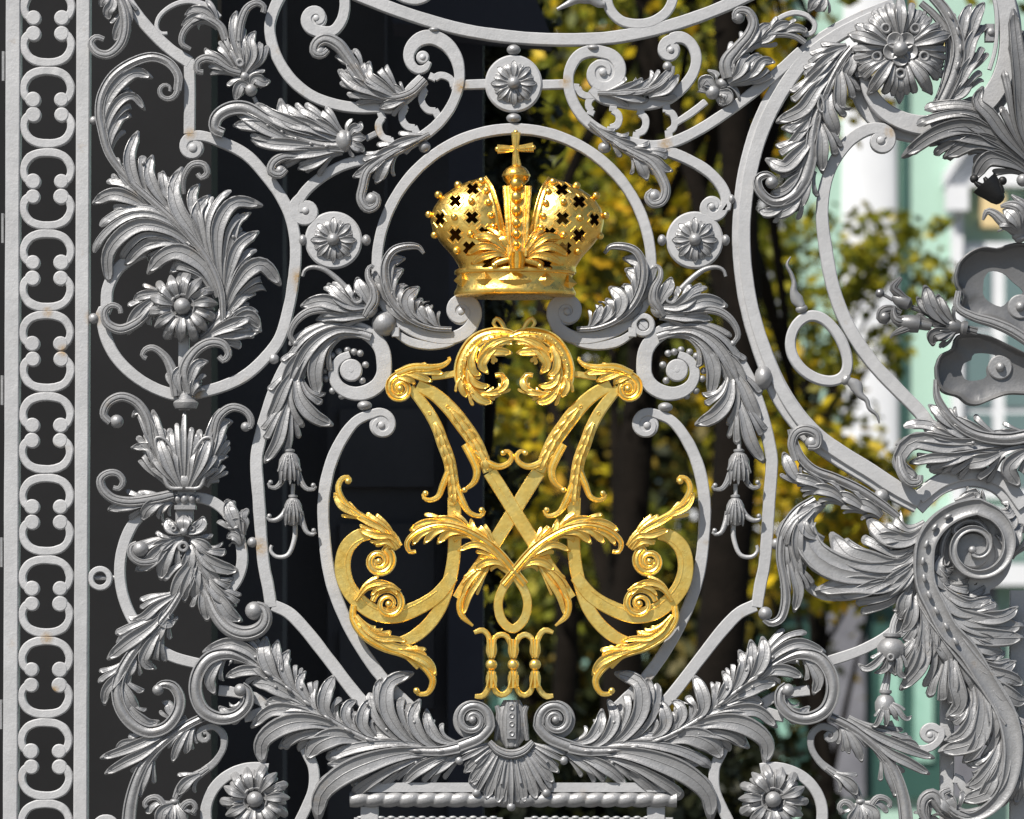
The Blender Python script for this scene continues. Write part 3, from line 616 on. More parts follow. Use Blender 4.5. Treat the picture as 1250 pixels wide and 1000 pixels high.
# =================================================================== IMPERIAL CROWN
def crown_build():
    LK[0] = 1.3; G = 6.0; view(480, 150, 4.1667)
    def cp(M, name, label=None, sharp=38): return sub(M, name, crown, M_GOLDC, label, sharp)
    cx = V(619, 0)[0]
    M = MB()
    vround(M, cx, [(329.5, 70), (331, 73), (333.5, 74), (336, 73), (337, 70.5), (340, 69.5), (345, 69.5), (352, 71), (356, 73.5), (359, 74.5), (361.5, 73.5), (363, 70), (362.5, 20)], .62, G)
    cp(M, 'crown_band')
    for u, v, w, h in ((468, 814, 11.5, 11), (622, 819, 21, 11), (774, 819, 11.5, 11), (350, 809, 10, 10), (892, 823, 10, 10)):
        M = MB(); x, y = V(u, v); t = min(.985, abs(x - cx) / 72); dz = G + .62 * 71 * math.sqrt(1 - t * t)
        k = math.copysign(t ** 2 * 12, x - cx); y += 0
        vv = [(x - w, y, dz - abs(k) * .4 + k * .5), (x, y - h, dz - 1), (x + w, y, dz - abs(k) * .4 - k * .5), (x, y + h, dz - 1), (x, y, dz + 5.0)]
        M.add(vv, [(0, 1, 4), (1, 2, 4), (2, 3, 4), (3, 0, 4), (0, 1, 2, 3)]); cp(M, 'diamond')
    # mitre halves
    ys = np.array([288, 300, 330, 380, 440, 500, 560, 620, 680, 735, 765.])
    xl = np.array([428, 385, 318, 243, 203, 190, 203, 245, 300, 335, 330.]); xr = np.array([470, 485, 503, 522, 535, 546, 556, 566, 580, 600, 612.])
    dm = np.array([3, 9, 17, 25, 31, 34, 34.5, 34, 36, 40, 42.])
    yy = np.linspace(288, 762, 40)
    def surf(u, v):             # picture position -> depth on the front of the left half
        a = np.interp(v, ys, xl); b = np.interp(v, ys, xr); s = (u - a) / max(1, b - a) * 2 - 1
        return G + np.interp(v, ys, dm) * math.sqrt(max(0, 1 - ((s - .25) / 1.25) ** 2))
    ax = 1263.6
    HOLES = ((318, 412), (405, 348), (240, 500), (402, 500), (318, 585), (468, 578), (388, 652), (484, 738))
    for side in (0, 1):
        MIR[:] = [] if side == 0 else [ax - .8, 0, 1]
        for face in (1, -1):
            M = MB(); m = 30; F = []; Bk = []
            for v in yy:
                a = np.interp(v, ys, xl); b = np.interp(v, ys, xr)
                s = -np.cos(np.linspace(0, PI * .86, m)); s = (s - s[0]) / (s[-1] - s[0]) * 2 - 1
                row = []
                for q in s:
                    u = (a + b) / 2 + (b - a) / 2 * q; x, y = V(u, v); z = surf(u, v)
                    row.append((x, y, z if face > 0 else 2 * G - z - .4))
                F.append(row)
            vs = [p for r in F for p in r]; n = len(F)
            th = 2.2 * face
            vb = [(cx2 := p[0] + (V(430, 0)[0] - p[0]) * .03, p[1], p[2] - th) for p in vs]
            fc = [(i * m + j, i * m + j + 1, (i + 1) * m + j + 1, (i + 1) * m + j) for i in range(n - 1) for j in range(m - 1)]
            o = n * m; fb = [tuple(q + o for q in f[::-1]) for f in fc]
            rim = []
            edge = [j for j in range(m)] + [i * m + m - 1 for i in range(1, n)] + [(n - 1) * m + j for j in range(m - 2, -1, -1)] + [i * m for i in range(n - 2, 0, -1)]
            for i in range(len(edge)):
                p, q = edge[i], edge[(i + 1) % len(edge)]; rim.append((p, q, q + o, p + o))
            M.add(vs + vb, fc + fb + rim)
            ob = cp(M, 'mitre_shell', sharp=50)
            if face < 0: ob.data.materials[0] = M_GOLD_SHADE
            if face > 0:
                C = MB()
                for u, v in HOLES:
                    x, y = V(u, v); z = surf(u, v)
                    a = np.interp(v, ys, xl); b = np.interp(v, ys, xr); sq = min(1, max(.55, 1.25 - abs((u - a) / (b - a) * 2 - 1.05) * .65))
                    L, w = 8.2, 3.0
                    pl = [(L, w), (w, w), (w, L), (-w, L), (-w, w), (-L, w), (-L, -w), (-w, -w), (-w, -L), (w, -L), (w, -w), (L, -w)]
                    c45 = math.cos(PI / 4); pl = [((p - q) * c45 * sq, (p + q) * c45) for p, q in pl]
                    loft(C, [[(x + p, y + q, zz) for p, q in pl] for zz in (z - 16, z + 14)])
                cut = C.build('cross_cutter', M_GOLD, None)
                md = ob.modifiers.new('cut', 'BOOLEAN'); md.object = cut; md.operation = 'DIFFERENCE'; md.solver = 'EXACT'
                dg = bpy.context.evaluated_depsgraph_get(); me = bpy.data.meshes.new_from_object(ob.evaluated_get(dg)); ob.modifiers.clear()
                ob.data = me; me.set_sharp_from_angle(angle=math.radians(40)); bpy.data.objects.remove(cut)
        M = MB()
        for u, v in HOLES[:6]:
            x, y = V(u, v); a = np.interp(v, ys, xl); b = np.interp(v, ys, xr); sq = min(1, max(.55, 1.25 - abs((u - a) / (b - a) * 2 - 1.05) * .65))
            L, w = 10.4, 4.7; pl = [(L, w), (w, w), (w, L), (-w, L), (-w, w), (-L, w), (-L, -w), (-w, -w), (-w, -L), (w, -L), (w, -w), (L, -w)]
            c45 = math.cos(PI / 4); pl = [((p - q) * c45 * sq, (p + q) * c45) for p, q in pl]
            for (p, q), (r, s) in zip(pl, pl[1:] + pl[:1]):
                z0 = surf(u + p * 4.167, v + q * 4.167); z1 = surf(u + r * 4.167, v + s * 4.167)
                bar(M, [[x + p, y + q], [x + r, y + s]], 1.5, 3, [z0 + .9, z1 + .9], .4, step=9)
        cp(M, 'pierced_cross_frames')
        M = MB()
        ridge = [V(u, v) for u, v in ((448, 292), (480, 345), (500, 400), (516, 460), (530, 520), (545, 580), (560, 640), (585, 700))]
        dd = [surf(u, v) for u, v in ((448, 292), (480, 345), (500, 400), (516, 460), (530, 520), (545, 580), (560, 640), (585, 700))]
        for off, w in ((-6.2, 2.6), (6.2, 2.6)):
            q = cr(ridge, 24); t, N = frame(q); rod(M, q + N * off, w, None, [z + 1.5 for z in dd])
        stem(M, ridge, [10, 12, 12, 11, 10, 8], [z + .8 for z in dd], 3, g=.5)
        cp(M, 'ridge_band')
        for u, v, r in ((450, 306, 5), (474, 358, 4.3), (486, 420, 4.3), (500, 488, 4.2), (512, 546, 4), (398, 415, 4.4), (312, 497, 4.4), (395, 586, 4.6), (330, 320, 5), (230, 370, 5), (181, 470, 4.6), (210, 575, 4.6), (322, 664, 4.8), (470, 510, 0)):
            if r:
                M = MB(); x, y = V(u, v); ell(M, x, y, surf(u, v) + 1.6, r); cp(M, 'pearl')
        M = MB()
        lobes(M, (("600,712 520,660 450,650 372,690", 10, 5), ("605,705 540,640 480,600 400,600", 10, 5), ("600,715 540,690 470,700 395,735", 7, 4), ("610,700 580,650 550,600 545,560", 6, 4)), G + 40, b=6, drop=1.2)
        rod(M, "600,715 560,725 530,735 505,752", [6, 7, 7, 5], None, G + 45); bead(M, 515, 748, 4, G + 45)
        cp(M, 'crown_leaves')
    MIR[:] = []
    # middle arch with its row of pearls, orb and cross
    M = MB()
    v = [V(630, 335), V(630, 420), V(630, 520), V(630, 620), V(630, 705)]
    bar(M, v, [36, 32, 28, 25, 22], 60, [G + 22, G + 32, G + 39, G + 43, G + 46], 1.5)
    for o, w in ((-15, 5), (-10.5, 3), (10.5, 3), (15, 5)):
        bar(M, [[p[0] + o * (1 - .085 * i), p[1]] for i, p in enumerate(v)], w, 4, [G + 24, G + 34, G + 41, G + 45, G + 48], 1.2)
    cp(M, 'middle_arch')
    for u, vv, r in ((626, 326, 8.6), (627, 396, 7.6), (627, 466, 6.4), (627, 531, 6), (627, 590, 5.5), (627, 645, 5)):
        M = MB(); x, y = V(u, vv); ell(M, x, y, G + np.interp(vv, [335, 420, 520, 620, 705], [22, 32, 39, 43, 46]) + 2.5, r); cp(M, 'pearl')
    M = MB(); x, y = V(625, 275); vround(M, x, [(V(0, 222)[1], 2), (V(0, 226)[1], 6), (V(0, 240)[1], 12), (V(0, 258)[1], 15.5), (V(0, 268)[1], 16.3), (V(0, 272)[1], 17.2), (V(0, 282)[1], 17.2), (V(0, 286)[1], 16.3), (V(0, 300)[1], 15.5), (V(0, 320)[1], 11), (V(0, 335)[1], 5)], 1, G + 10, 32); cp(M, 'orb')
    M = MB()
    bar(M, "624,58 623,90 622,135 624,180 628,226", [11.5, 9, 6.5, 8.5, 11.5], 6, G + 13, 1.2, wob=.05); bar(M, "530,143 565,142 620,141 680,137 712,134", [11, 9, 6, 9, 11.5], 6, G + 13.2, 1.2, wob=.05)
    bar(M, "624,68 622,140 627,216", 3, 3, G + 14.6, .8, wob=.05); bar(M, "540,143 620,141 703,135", 3, 3, G + 14.7, .8, wob=.05)
    for u, vv in ((624, 58), (530, 143), (712, 134)): bead(M, u, vv, 3.2, G + 10.5, 3)
    cp(M, 'cross')
    M = MB(); x, y = V(628, 722); rod(M, [V(628, 680), V(628, 700), V(628, 740), V(628, 765)], [17, 21, 21, 18], 10, G + 46); cp(M, 'ribbon_knot'); LK[0] = 1.85
crown_build()
# ---- flower, oval loop and candelabrum of the left column
M = MB()
bar(M, "", 0) if False else None
view(100, 160)
pts = cat([[232, 168]], "560,22 640,45 770,110 860,205 930,300 975,390 1000,500 1003,600 990,720 975,810")
view(0, 380)
pts2 = cat(pts, [[341, 413], [323, 437], [298, 459], [270, 472], [243, 479]], "860,395 760,375 640,310 540,210 490,100 480,0")
view(100, 160); pts3 = cat(pts2, "110,840 120,740 165,650 240,590 330,555 420,545")
sp = spiral(235.5, 180, 14, 6, -90, 1.0, -1)[::-1]
disc(M, 235.5, 180, 13, -1.2, 10, 1.2, 30); bar(M, cat(sp, pts3[1:]), [6, 9, 12, 13.5, 14] + [14] * 22, 12, 0, step=3.5); ell(M, 235.5, 180.5, 0, 5.5, 5.5, 2.5)
part(M, 'scroll_frame', M_BAR)
M = MB(); bar(M, [[148, -12], [163, 12], [186, 40], [210, 62], [231, 76]], [14, 14, 14, 14, 15], 12, .5); part(M, 'scroll_frame', M_BAR)
M = MB(); bar(M, [[231, 72], [231.5, 110], [231, 163]], 13.5, 12, .1); part(M, 'scroll_frame', M_BAR)
M = MB()
bar(M, cat([[248, 812]], [[205, 799], [173, 772], [153, 737], [146, 700], [151, 664], [168, 632], [195, 613], [225, 607], [256, 611], [280, 630], [293, 660], [295, 690], [285, 714], [262, 736]]), 13.5, 12, 0)
part(M, 'scroll_frame', M_BAR)
for x, y, r in ((114, 147, 5.5), (114, 389, 7), (308, 662, 6.5)): bead_list(((x, y, r, r),)) if 'bead_list' in globals() else None
M = MB(); disc(M, 122, 706, 15, 0, 10, 1.2, 36, hole=8); part(M, 'ring_eye', M_BAR)
M = MB(); rod(M, [[100, 705], [144, 705]], 6, 3, -8); part(M, 'bolt')
# sprig that holds the flower
def sprig():
    M = MB(); view(100, 160)
    lobes(M, (("370,770 310,820 260,870 212,958", 8, 4), ("350,790 300,850 280,890 275,920", 6, 3), ("390,760 310,770 270,780 240,800", 6, 3)), 4)
    rod(M, "380,780 320,850 250,910 180,935 120,905 110,850 140,822 180,835 185,860", [7, 9, 11, 13, 13, 12, 10, 8, 6], None, [4, 6, 7, 8, 9])
    part(M, 'acanthus_sprig'); M = MB()
    lobes(M, (("560,985 660,930 760,900 845,940", 12, 5), ("640,940 720,890 780,850 828,850", 8, 4), ("600,960 700,960 780,950 830,945", 7, 3)), 3)
    return part(M, 'acanthus_sprig')
sprig()
flower(223.5, 375.5, 43, 7, .2, 8)
def candelabrum():
    M = MB(); bar(M, [[224, 410], [224, 450], [224, 500]], 13, 10, -4); part(M, 'stem_bar', M_BAR)
    M = MB(); view(0, 380)
    rod(M, "830,400 815,300 780,220 720,175 685,185 672,212 690,225", [12, 14, 13, 11, 9, 8, 6], None, [4, 6, 7, 8, 8])
    rod(M, "890,390 870,280 920,190 990,150 1050,160 1075,205 1050,235 1030,215", [14, 19, 17, 14, 13, 12, 9, 7], None, [4, 7, 8, 9, 9])
    lobes(M, (("890,390 900,310 930,250 980,235", 7, 4), ("900,395 915,350 930,330 950,335", 6, 3), ("850,390 830,310 850,280 890,290", 6, 3)), 7)
    lathe(M, *V(872, 430), -90, [(-8, 4), (-7, 13), (-3, 15), (0, 15.5), (3, 13), (4, 11), (16, 9)], -1, 20)
    part(M, 'leaf_cup')
    M = MB()
    # tulip like leaf bundle
    for p, h, n in (("800,820 740,720 700,640 612,640", 9, 5), ("790,800 740,700 720,620 700,610", 7, 3), ("960,820 1000,740 1030,690 1072,682", 8, 5), ("930,820 990,760 1030,730 1040,740", 6, 3),
                    ("810,800 770,680 740,560 715,460", 11, 5), ("930,800 970,690 1000,560 1035,455", 11, 5)): lobe(M, p, h, n, 2)
    for p, h, n in (("780,760 720,600 650,470 620,500", 8, 4), ("965,760 1010,620 1060,520 1095,520", 7, 4)): lobe(M, p, h, n, 5)
    lobe(M, "868,835 868,700 868,560 868,465", 14, 9, 6, cw=1.6)
    for p in ("850,830 800,740 765,650 742,588", "890,830 935,740 970,650 988,588"): lobe(M, p, 10, 5, 11, cw=3)
    for p in ("860,835 800,830 770,770 750,690 735,600 770,600 820,660 850,730", "875,835 940,830 965,770 985,690 995,600 960,600 915,660 885,730"): rod(M, p, [4, 5, 5, 5, 4, 4, 4, 3], None, 12)
    ell(M, *V(868, 800), 4, 17, 13, 9)
    rod(M, "720,640 690,500 640,430 570,405 510,435 490,490 520,525", [10, 13, 13, 12, 12, 11, 9], None, [6, 8, 9, 9]); bead(M, 550, 520, 8.5, 6)
    rod(M, "1000,620 1030,500 1090,455 1150,470 1180,510 1175,545 1150,545", [9, 12, 12, 11, 10, 9, 7], None, [6, 8, 9, 9]); bead(M, 1155, 545, 6, 7)
    for u in (808, 925):
        x, y = V(u, 780); disc(M, x, y, 6, 12, 6, 1, 20, hole=2.6); rod(M, [V(u, 800), V(u + (870 - u) * -.2, 720)], [8, 3], None, 9)
    part(M, 'leaf_bundle')
    M = MB(); box(M, *(V(830, 0)[0], V(915, 0)[0], V(0, 838)[1], V(0, 925)[1]), -10, 4, 1.2)
    for u, r in ((808, 4), (835, 5.4), (868, 6.2), (902, 5.4), (930, 4)): x, y = V(u, 882); ell(M, x, y, 3, r * .85, r * 1.1, r)
    box(M, *(V(820, 0)[0], V(922, 0)[0], V(0, 912)[1], V(0, 932)[1]), -10, 8, 1); part(M, 'collar')
    M = MB(); view(120, 570, 5)
    bar(M, "525,255 525,330", 22, 8, 0); lobes(M, (("525,400 470,385 430,350 425,310", 8, 4), ("525,400 580,390 630,350 640,300", 8, 4), ("525,410 525,360 525,320 525,290", 13, 5)), 6)
    for u in (465, 577): x, y = V(u, 380); disc(M, x, y, 4, 13, 5, 1, 16, hole=1.6)
    bead(M, 525, 398, 5, 11); part(M, 'leaf_cup')
    M = MB()
    lobes(M, (("520,430 460,480 410,580 380,695", 13, 6), ("490,440 400,500 320,580 225,635", 12, 5), ("480,440 420,470 370,490 320,530", 8, 4), ("560,440 620,470 660,500 715,515", 8, 4), ("570,450 650,560 740,610 860,635", 13, 6), ("580,500 640,600 700,680 745,750", 9, 4),
              ("590,480 570,600 500,720 455,840", 14, 6), ("600,560 560,680 530,760 525,830", 8, 4), ("610,540 600,680 590,770 590,830", 7, 3), ("560,470 560,560 540,620 510,660", 9, 4), ("540,470 590,600 640,720 690,860", 10, 5)), 4, b=7)
    rod(M, "420,540 330,580 250,580 205,540 205,490 240,470", [8, 10, 10, 10, 9, 7], None, [6, 9, 10]); bead(M, 260, 505, 10, 8)
    x, y = V(522, 490); disc(M, x, y, 7, 14, 6, 1.2, 24, hole=3)
    lobes(M, (("640,640 700,740 760,800 845,850", 12, 5), ("660,720 740,820 800,900 880,945", 12, 5), ("640,700 650,800 660,880 668,945", 8, 4)), 4)
    rod(M, "660,760 720,900 800,990 900,1020 990,990 1025,930 1010,870 965,850", [12, 15, 17, 18, 19, 18, 16, 12], None, [5, 7, 9, 11, 11]); bead(M, 955, 880, 11.5, 9)
    part(M, 'acanthus_leaf')
    M = MB(); view(120, 570, 5)
    rod(M, "460,170 380,190 270,210 170,215 80,190 25,130 20,75 65,42 120,45 155,90 130,135 95,130", [13, 14, 14, 13, 13, 12, 12, 11, 10, 9, 8, 6], None, [5, 7, 7, 8, 9])
    lobes(M, (("350,215 230,225 130,240 55,265", 8, 4), ("430,200 350,230 300,270 265,330", 11, 5), ("450,215 410,240 380,265 355,300", 6, 3)), 3)
    part(M, 'acanthus_sprig')
    M = MB(); lobes(M, (("870,420 820,300 800,240 838,212", 9, 4), ("860,400 830,300 790,210 765,215", 6, 3), ("880,420 860,340 830,350 755,350", 7, 4), ("870,480 840,430 810,420 785,440", 6, 3)), 2)
    part(M, 'acanthus_sprig')
    # long leaf that runs down to the lower left
    M = MB(); view(0, 740)
    lobes(M, (("840,-60 740,0 680,50 610,80", 9, 5), ("800,20 700,100 600,170 500,250", 12, 6), ("780,60 650,130 580,150 545,175", 7, 4), ("760,100 700,200 680,260 735,295", 11, 5), ("800,0 770,60 780,80 830,60", 8, 4), ("790,40 750,120 730,160 725,200", 7, 4), ("620,250 560,330 500,400 490,470", 10, 5), ("560,330 590,400 620,460 660,500", 9, 4), ("640,230 620,290 600,320 600,350", 6, 3),
              ("580,430 640,520 700,555 750,540", 7, 4), ("830,540 800,490 790,460 760,450", 6, 4)), 3)
    stem(M, "860,-80 790,30 700,130 610,240 555,360 565,470 620,550 700,590 780,570 835,500 845,430 810,375 760,370 735,400", [8, 10, 11, 12, 13, 14, 15, 16, 16, 16, 15, 14, 13, 8], [6, 7, 8, 9, 10, 11, 12], 7, g=1)
    bead(M, 745, 395, 7, 11); part(M, 'acanthus_leaf')
candelabrum()
# =================================================================== RIGHT HAND SIDE
M = MB(); view(930, 0)
big = cat([[1092, 6], [1055, 22], [1016, 43], [982, 69], [955, 104], [930, 152], [914, 205], [906, 260], [906, 310], [914, 370], [931, 428], [956, 485], [991, 530], [1026, 556], [1060, 577], [1092, 598], [1122, 614]])
bar(M, big, [20, 22, 24, 25, 25, 24, 23, 22, 22, 22, 22, 24, 26, 26, 26, 26, 25], 12, -4, 1.2)
t_, n_ = frame(cr(big, 80)); bar(M, cr(big, 80) - n_ * 3.2, [12, 15, 17, 17, 17, 16, 15, 15, 15, 16, 18, 18, 18], 10, .5, 1)
part(M, 'great_scroll', M_BAR)
M = MB(); bar(M, [[1118, 617], [1131, 604], [1152, 589], [1190, 581], [1222, 592], [1243, 618], [1252, 650]], [26, 26, 26, 26, 26, 26, 26], 12, -3.6, 1.2); bar(M, [[1122, 607], [1153, 585], [1190, 577], [1226, 588], [1250, 618]], 17, 10, .3, 1); part(M, 'great_scroll', M_BAR)
M = MB(); ring = [[1056, 62], [1056, 90], [1064, 116], [1080, 135], [1104, 148], [1134, 153], [1168, 147], [1200, 128], [1222, 98], [1232, 60], [1231, 20], [1222, -20]]
bar(M, ring, [10, 15, 19, 22, 24, 25, 25, 25, 24, 24, 24, 24], 14, 1, 1.3); bar(M, [[p[0] + (-6 if p[0] < 1110 else 4), p[1] + (7 if 1060 < p[0] < 1225 else 1)] for p in ring], 25, 12, -14, 1.2); bar(M, [[1211, -20], [1217, 20], [1215, 60], [1208, 85]], 5, 8, 2, 1); part(M, 'great_scroll', M_BAR)
M = MB(); volute_bar(M, [[1140, 528], [1126, 506], [1096, 475], [1066, 443], [1036, 398], [1018, 352], [1008, 300], [1004, 260], [1008, 225], [1020, 194], [1040, 169], [1062, 157]], 1075.5, 171, 14.5, 6, 292, 1.1, 1, [16] * 9 + [15, 15, 14, 15, 15, 13, 9, 6], -2, 5); part(M, 'scroll_frame', M_BAR)
# oval ring with flame finials
M = MB(); a = np.linspace(0, 2 * PI, 44); ang = math.radians(58)
q = np.stack([1000.5 + 43 * np.cos(a) * math.cos(ang) - 30.5 * np.sin(a) * math.sin(ang) + 3 * np.cos(2 * a), 425 + 43 * np.cos(a) * math.sin(ang) + 30.5 * np.sin(a) * math.cos(ang)], 1)
bar(M, q, 13, 12, 0, 1.6, closed=True); part(M, 'oval_ring', M_BAR)
for pts, ws, c in (("133,595 122,625 135,680 155,730 170,780 190,820", [2, 5, 8, 12, 18, 9], (187, 834)), ("545,1215 520,1160 490,1110 450,1060 425,1020 400,985", [2, 5, 8, 12, 18, 9], (395, 968))):
    M = MB(); view(930, 160); rod(M, "135,592 118,625 140,675 152,715 150,755 170,800 188,825", [2, 4, 5, 6, 9, 16, 10], 5, -1, plain=True); bead(M, c[0] if c[1] < 900 else 395, c[1] if c[1] < 900 else 1168 - 0, 0.01, -30) if False else None
    if c[1] > 900:
        M = MB(); view(930, 360); rod(M, "552,603 540,565 505,535 492,495 462,470 440,425 408,405", [2, 4, 5, 6, 9, 17, 10], 5, -1, plain=True); bead(M, 395, 398, 7, -2, 6, 5.5, -55)
    else: bead(M, 187, 834, 7.5, -2, 6, 5.5, -15)
    part(M, 'flame_finial')
bead_list(((932, 461, 11, 15),)); bead_list(((1076, 606, 9.5, 9.5),)); bead_list(((947, 664, 6, 7),)); bead_list(((893, 243, 4, 6),)); bead_list(((889, 297, 6, 7),)) if False else None
# great flower
def great_flower():
    M = MB(); x, y, R = 1098, 62, 66
    for i in range(6):
        a = math.radians(-90 + 36 + i * 60 + 24); q = [[x + R * .98 * f * math.cos(a), y + R * .98 * f * math.sin(a)] for f in (.15, .45, .75, 1)]
        lobe(M, q, R * .20, 3, 6, b=8, base=.5, k_w=1.1, drop=.9, cut=.3)
    for i in range(5):
        a = math.radians(-90 + i * 72); q = [[x + R * f * math.cos(a), y + R * f * math.sin(a)] for f in (.15, .45, .75, 1.02)]
        lobe(M, q, R * .34, 7, 11, b=12, base=.3, k_w=1.3, drop=.75, cut=.42, spread=.7, cw=2.2)
        a += math.radians(36); ex, ey = x + R * .46 * math.cos(a), y + R * .46 * math.sin(a); disc(M, ex, ey, 7, 20, 8, 1.5, 22, hole=3.6)
        lobe(M, [[ex - 4 * math.cos(a), ey - 4 * math.sin(a)], [ex + 10 * math.cos(a), ey + 10 * math.sin(a)], [ex + 24 * math.cos(a), ey + 24 * math.sin(a)]], 9, 3, 12, b=5, k_w=1.1, drop=.8)
    for i in range(5):
        a = math.radians(-54 + i * 72); disc(M, x + 11.5 * math.cos(a), y + 11.5 * math.sin(a), 10.5, 19 + .3 * i, 6, 1, 26, dish=5)
    ell(M, x - .5, y + .5, 20, 9.5)
    part(M, 'rosette_flower')
great_flower()
def right_leaves():
    # leaf inside the great scroll
    M = MB(); view(930, 0)
    lobes(M, (("400,220 350,240 300,270 250,300", 8, 4), ("390,230 310,280 250,340 195,385", 10, 5), ("380,260 290,340 220,410 160,470", 10, 5), ("350,330 260,420 190,520 65,575", 13, 6), ("300,480 230,560 170,600 90,600", 8, 4),
              ("420,250 420,300 400,340 395,385", 8, 4), ("360,300 370,400 370,480 382,540", 11, 5), ("320,420 310,520 340,600 355,655", 13, 6), ("260,560 280,650 280,740 285,815", 12, 5), ("260,520 200,600 150,660 108,705", 9, 5), ("260,620 180,720 100,790 15,745", 13, 6), ("230,700 150,780 90,805 60,805", 7, 4)), 3)
    stem(M, "420,225 370,290 310,400 260,520 235,640 225,750 190,860 130,930 50,950 -10,900 -20,845 20,825 60,850", [9, 11, 12, 13, 14, 15, 17, 18, 17, 14, 12, 11, 8], [6, 7, 8, 8, 8, 9, 10], 7, g=1.1)
    lobes(M, (("240,800 200,880 180,940 155,995", 9, 4), ("190,890 140,970 90,1000 40,1010", 8, 4), ("120,950 60,990 20,1000 -20,985", 6, 3), ("230,780 160,850 100,900 40,905", 8, 4)), 3); bead(M, 45, 860, 8, 7)
    x, y = V(272, 500); rod(M, "275,450 262,480 265,520 285,535 285,480 272,450", [3, 3, 3, 3, 3, 3], None, 12)
    part(M, 'acanthus_leaf')
    M = MB(); view(1000, 0, 5)
    lobes(M, (("790,590 860,500 900,420 1005,305", 11, 5), ("830,480 900,360 930,250 1000,150", 11, 5), ("860,330 870,200 890,100 930,20", 10, 5), ("900,300 930,180 960,90 1010,10", 8, 4), ("780,610 850,580 900,520 940,480", 8, 4)), 2)
    stem(M, "740,640 790,540 830,430 850,300 820,170 760,60 690,-20", [15, 17, 17, 16, 15, 14, 12], [6, 8, 9, 9, 8], 8, g=1.1); stem(M, "700,660 750,560 785,440 800,300 770,180 700,90 620,20", [9, 11, 12, 12, 11, 9, 8], 5, 7); beads_along(M, "825,460 855,330 840,200 770,60", 4, 2, 13, 3)
    part(M, 'acanthus_leaf')
    M = MB(); box(M, 1203, 1214, 29, 50, -16, 0, 1); bead(M, 1050, 195, 5, 0, 3); part(M, 'bolt')
    # palm leaves of the cartouche, standing proud of the grille
    M = MB(); f = 26
    for p, h, n in (("1260,1030 1100,880 900,790 700,830 492,975", 21, 5), ("1260,1040 1120,920 900,860 780,850 660,905", 11, 3), ("1250,1000 1060,870 900,760 745,735", 13, 4), ("1270,1060 1120,940 960,880 745,980", 15, 4), ("1280,1080 1150,1010 1020,990 925,1120", 14, 4)): lobe(M, p, h, n, f, b=6, k_w=1.25, cut=.3)
    lobe(M, "1280,1020 1120,860 1020,720 950,640 990,540", 13, 3, f + 2, b=8, k_w=1.25); lobe(M, "1300,1000 1220,800 1210,500 1180,200 1172,70", 13, 3, f + 4, b=8, k_w=1.25); lobe(M, "1300,1000 1230,700 1190,450 1150,255", 9, 3, f + 2, b=8, k_w=1.2); lobe(M, "1300,900 1260,600 1235,400 1230,200", 9, 3, f, b=8)
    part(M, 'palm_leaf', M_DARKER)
    # bellflowers of the cartouche
    view(1050, 160, 6.25)
    M = MB()
    lathe(M, *V(1065, 560), -132, [(0, 3), (2, 7), (8, 10.5), (16, 13), (24, 16), (32, 18)], 24, 18)
    for u, v in ((855, 385), (1070, 400)): bead(M, u, v, 5.4, 26)
    for p in ("950,480 900,440 870,420 855,400", "1060,500 1050,450 1040,420 1070,400", "960,450 950,410 940,390 930,375", "1000,450 1000,420 990,400 990,385"): rod(M, p, [9, 9, 7, 4], None, 28)
    part(M, 'bellflower', M_BLACK)
    M = MB(); lathe(M, *V(1215, 790), -126, [(-4, 6), (0, 10), (6, 12.5), (14, 14), (22, 14)], 24, 18); bead(M, 1195, 812, 9, 24, 8, 6, -20); bead(M, 1215, 835, 9, 24, 7, 5, -20)
    rod(M, "1180,780 1080,720 1000,650 950,635 920,700", [13, 15, 13, 9, 3], None, [28, 30, 30, 28]); rod(M, "1240,720 1190,620 1120,590 1050,600", [11, 15, 12, 4], None, [34, 38, 34]); rod(M, "1260,640 1220,580 1170,540 1135,510", [9, 12, 9, 3], None, 30)
    lobes(M, (("1190,780 1160,720 1110,660 1070,620", 11, 5),), 36); part(M, 'bellflower')
    bead_list(()); M = MB(); bead(M, 1225, 395, 8, 26); part(M, 'bead')
    # twig with buds
    view(1050, 300, 3.125)
    M = MB(); rod(M, "440,335 380,320 330,310 280,280 230,255 190,240", [11, 10, 11, 9, 7, 6], None, 20); lathe(M, *V(395, 322), 190, [(-3, 4), (-2, 9), (3, 9.5), (6, 7), (10, 9), (18, 10), (24, 7)], 20, 16)
    lobes(M, (("360,320 310,290 270,250 240,155", 9, 3), ("370,320 330,290 300,240 290,190", 8, 3), ("350,330 300,340 270,350 272,390", 8, 3), ("340,310 280,270 230,230 210,200", 6, 3), ("360,330 320,350 290,350 258,355", 6, 3)), 24)
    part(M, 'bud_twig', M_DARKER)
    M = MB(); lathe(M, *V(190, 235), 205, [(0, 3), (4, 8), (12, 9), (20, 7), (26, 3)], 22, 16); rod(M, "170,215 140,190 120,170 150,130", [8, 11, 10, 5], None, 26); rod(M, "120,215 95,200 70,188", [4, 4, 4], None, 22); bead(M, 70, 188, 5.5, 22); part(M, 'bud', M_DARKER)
    M = MB(); lathe(M, *V(265, 315), 188, [(0, 5), (6, 6), (14, 6), (15, 10), (24, 11), (36, 9), (44, 4)], 24, 16); rod(M, "170,300 130,290 120,260 125,240", [11, 13, 9, 3], None, 28); rod(M, "180,320 140,335 115,350 108,362", [9, 10, 6, 2], None, 28); rod(M, "150,265 110,250 80,260 75,285 100,295", [9, 11, 13, 12, 8], None, 22); bead(M, 88, 280, 7.5, 22); part(M, 'bud', M_DARKER)
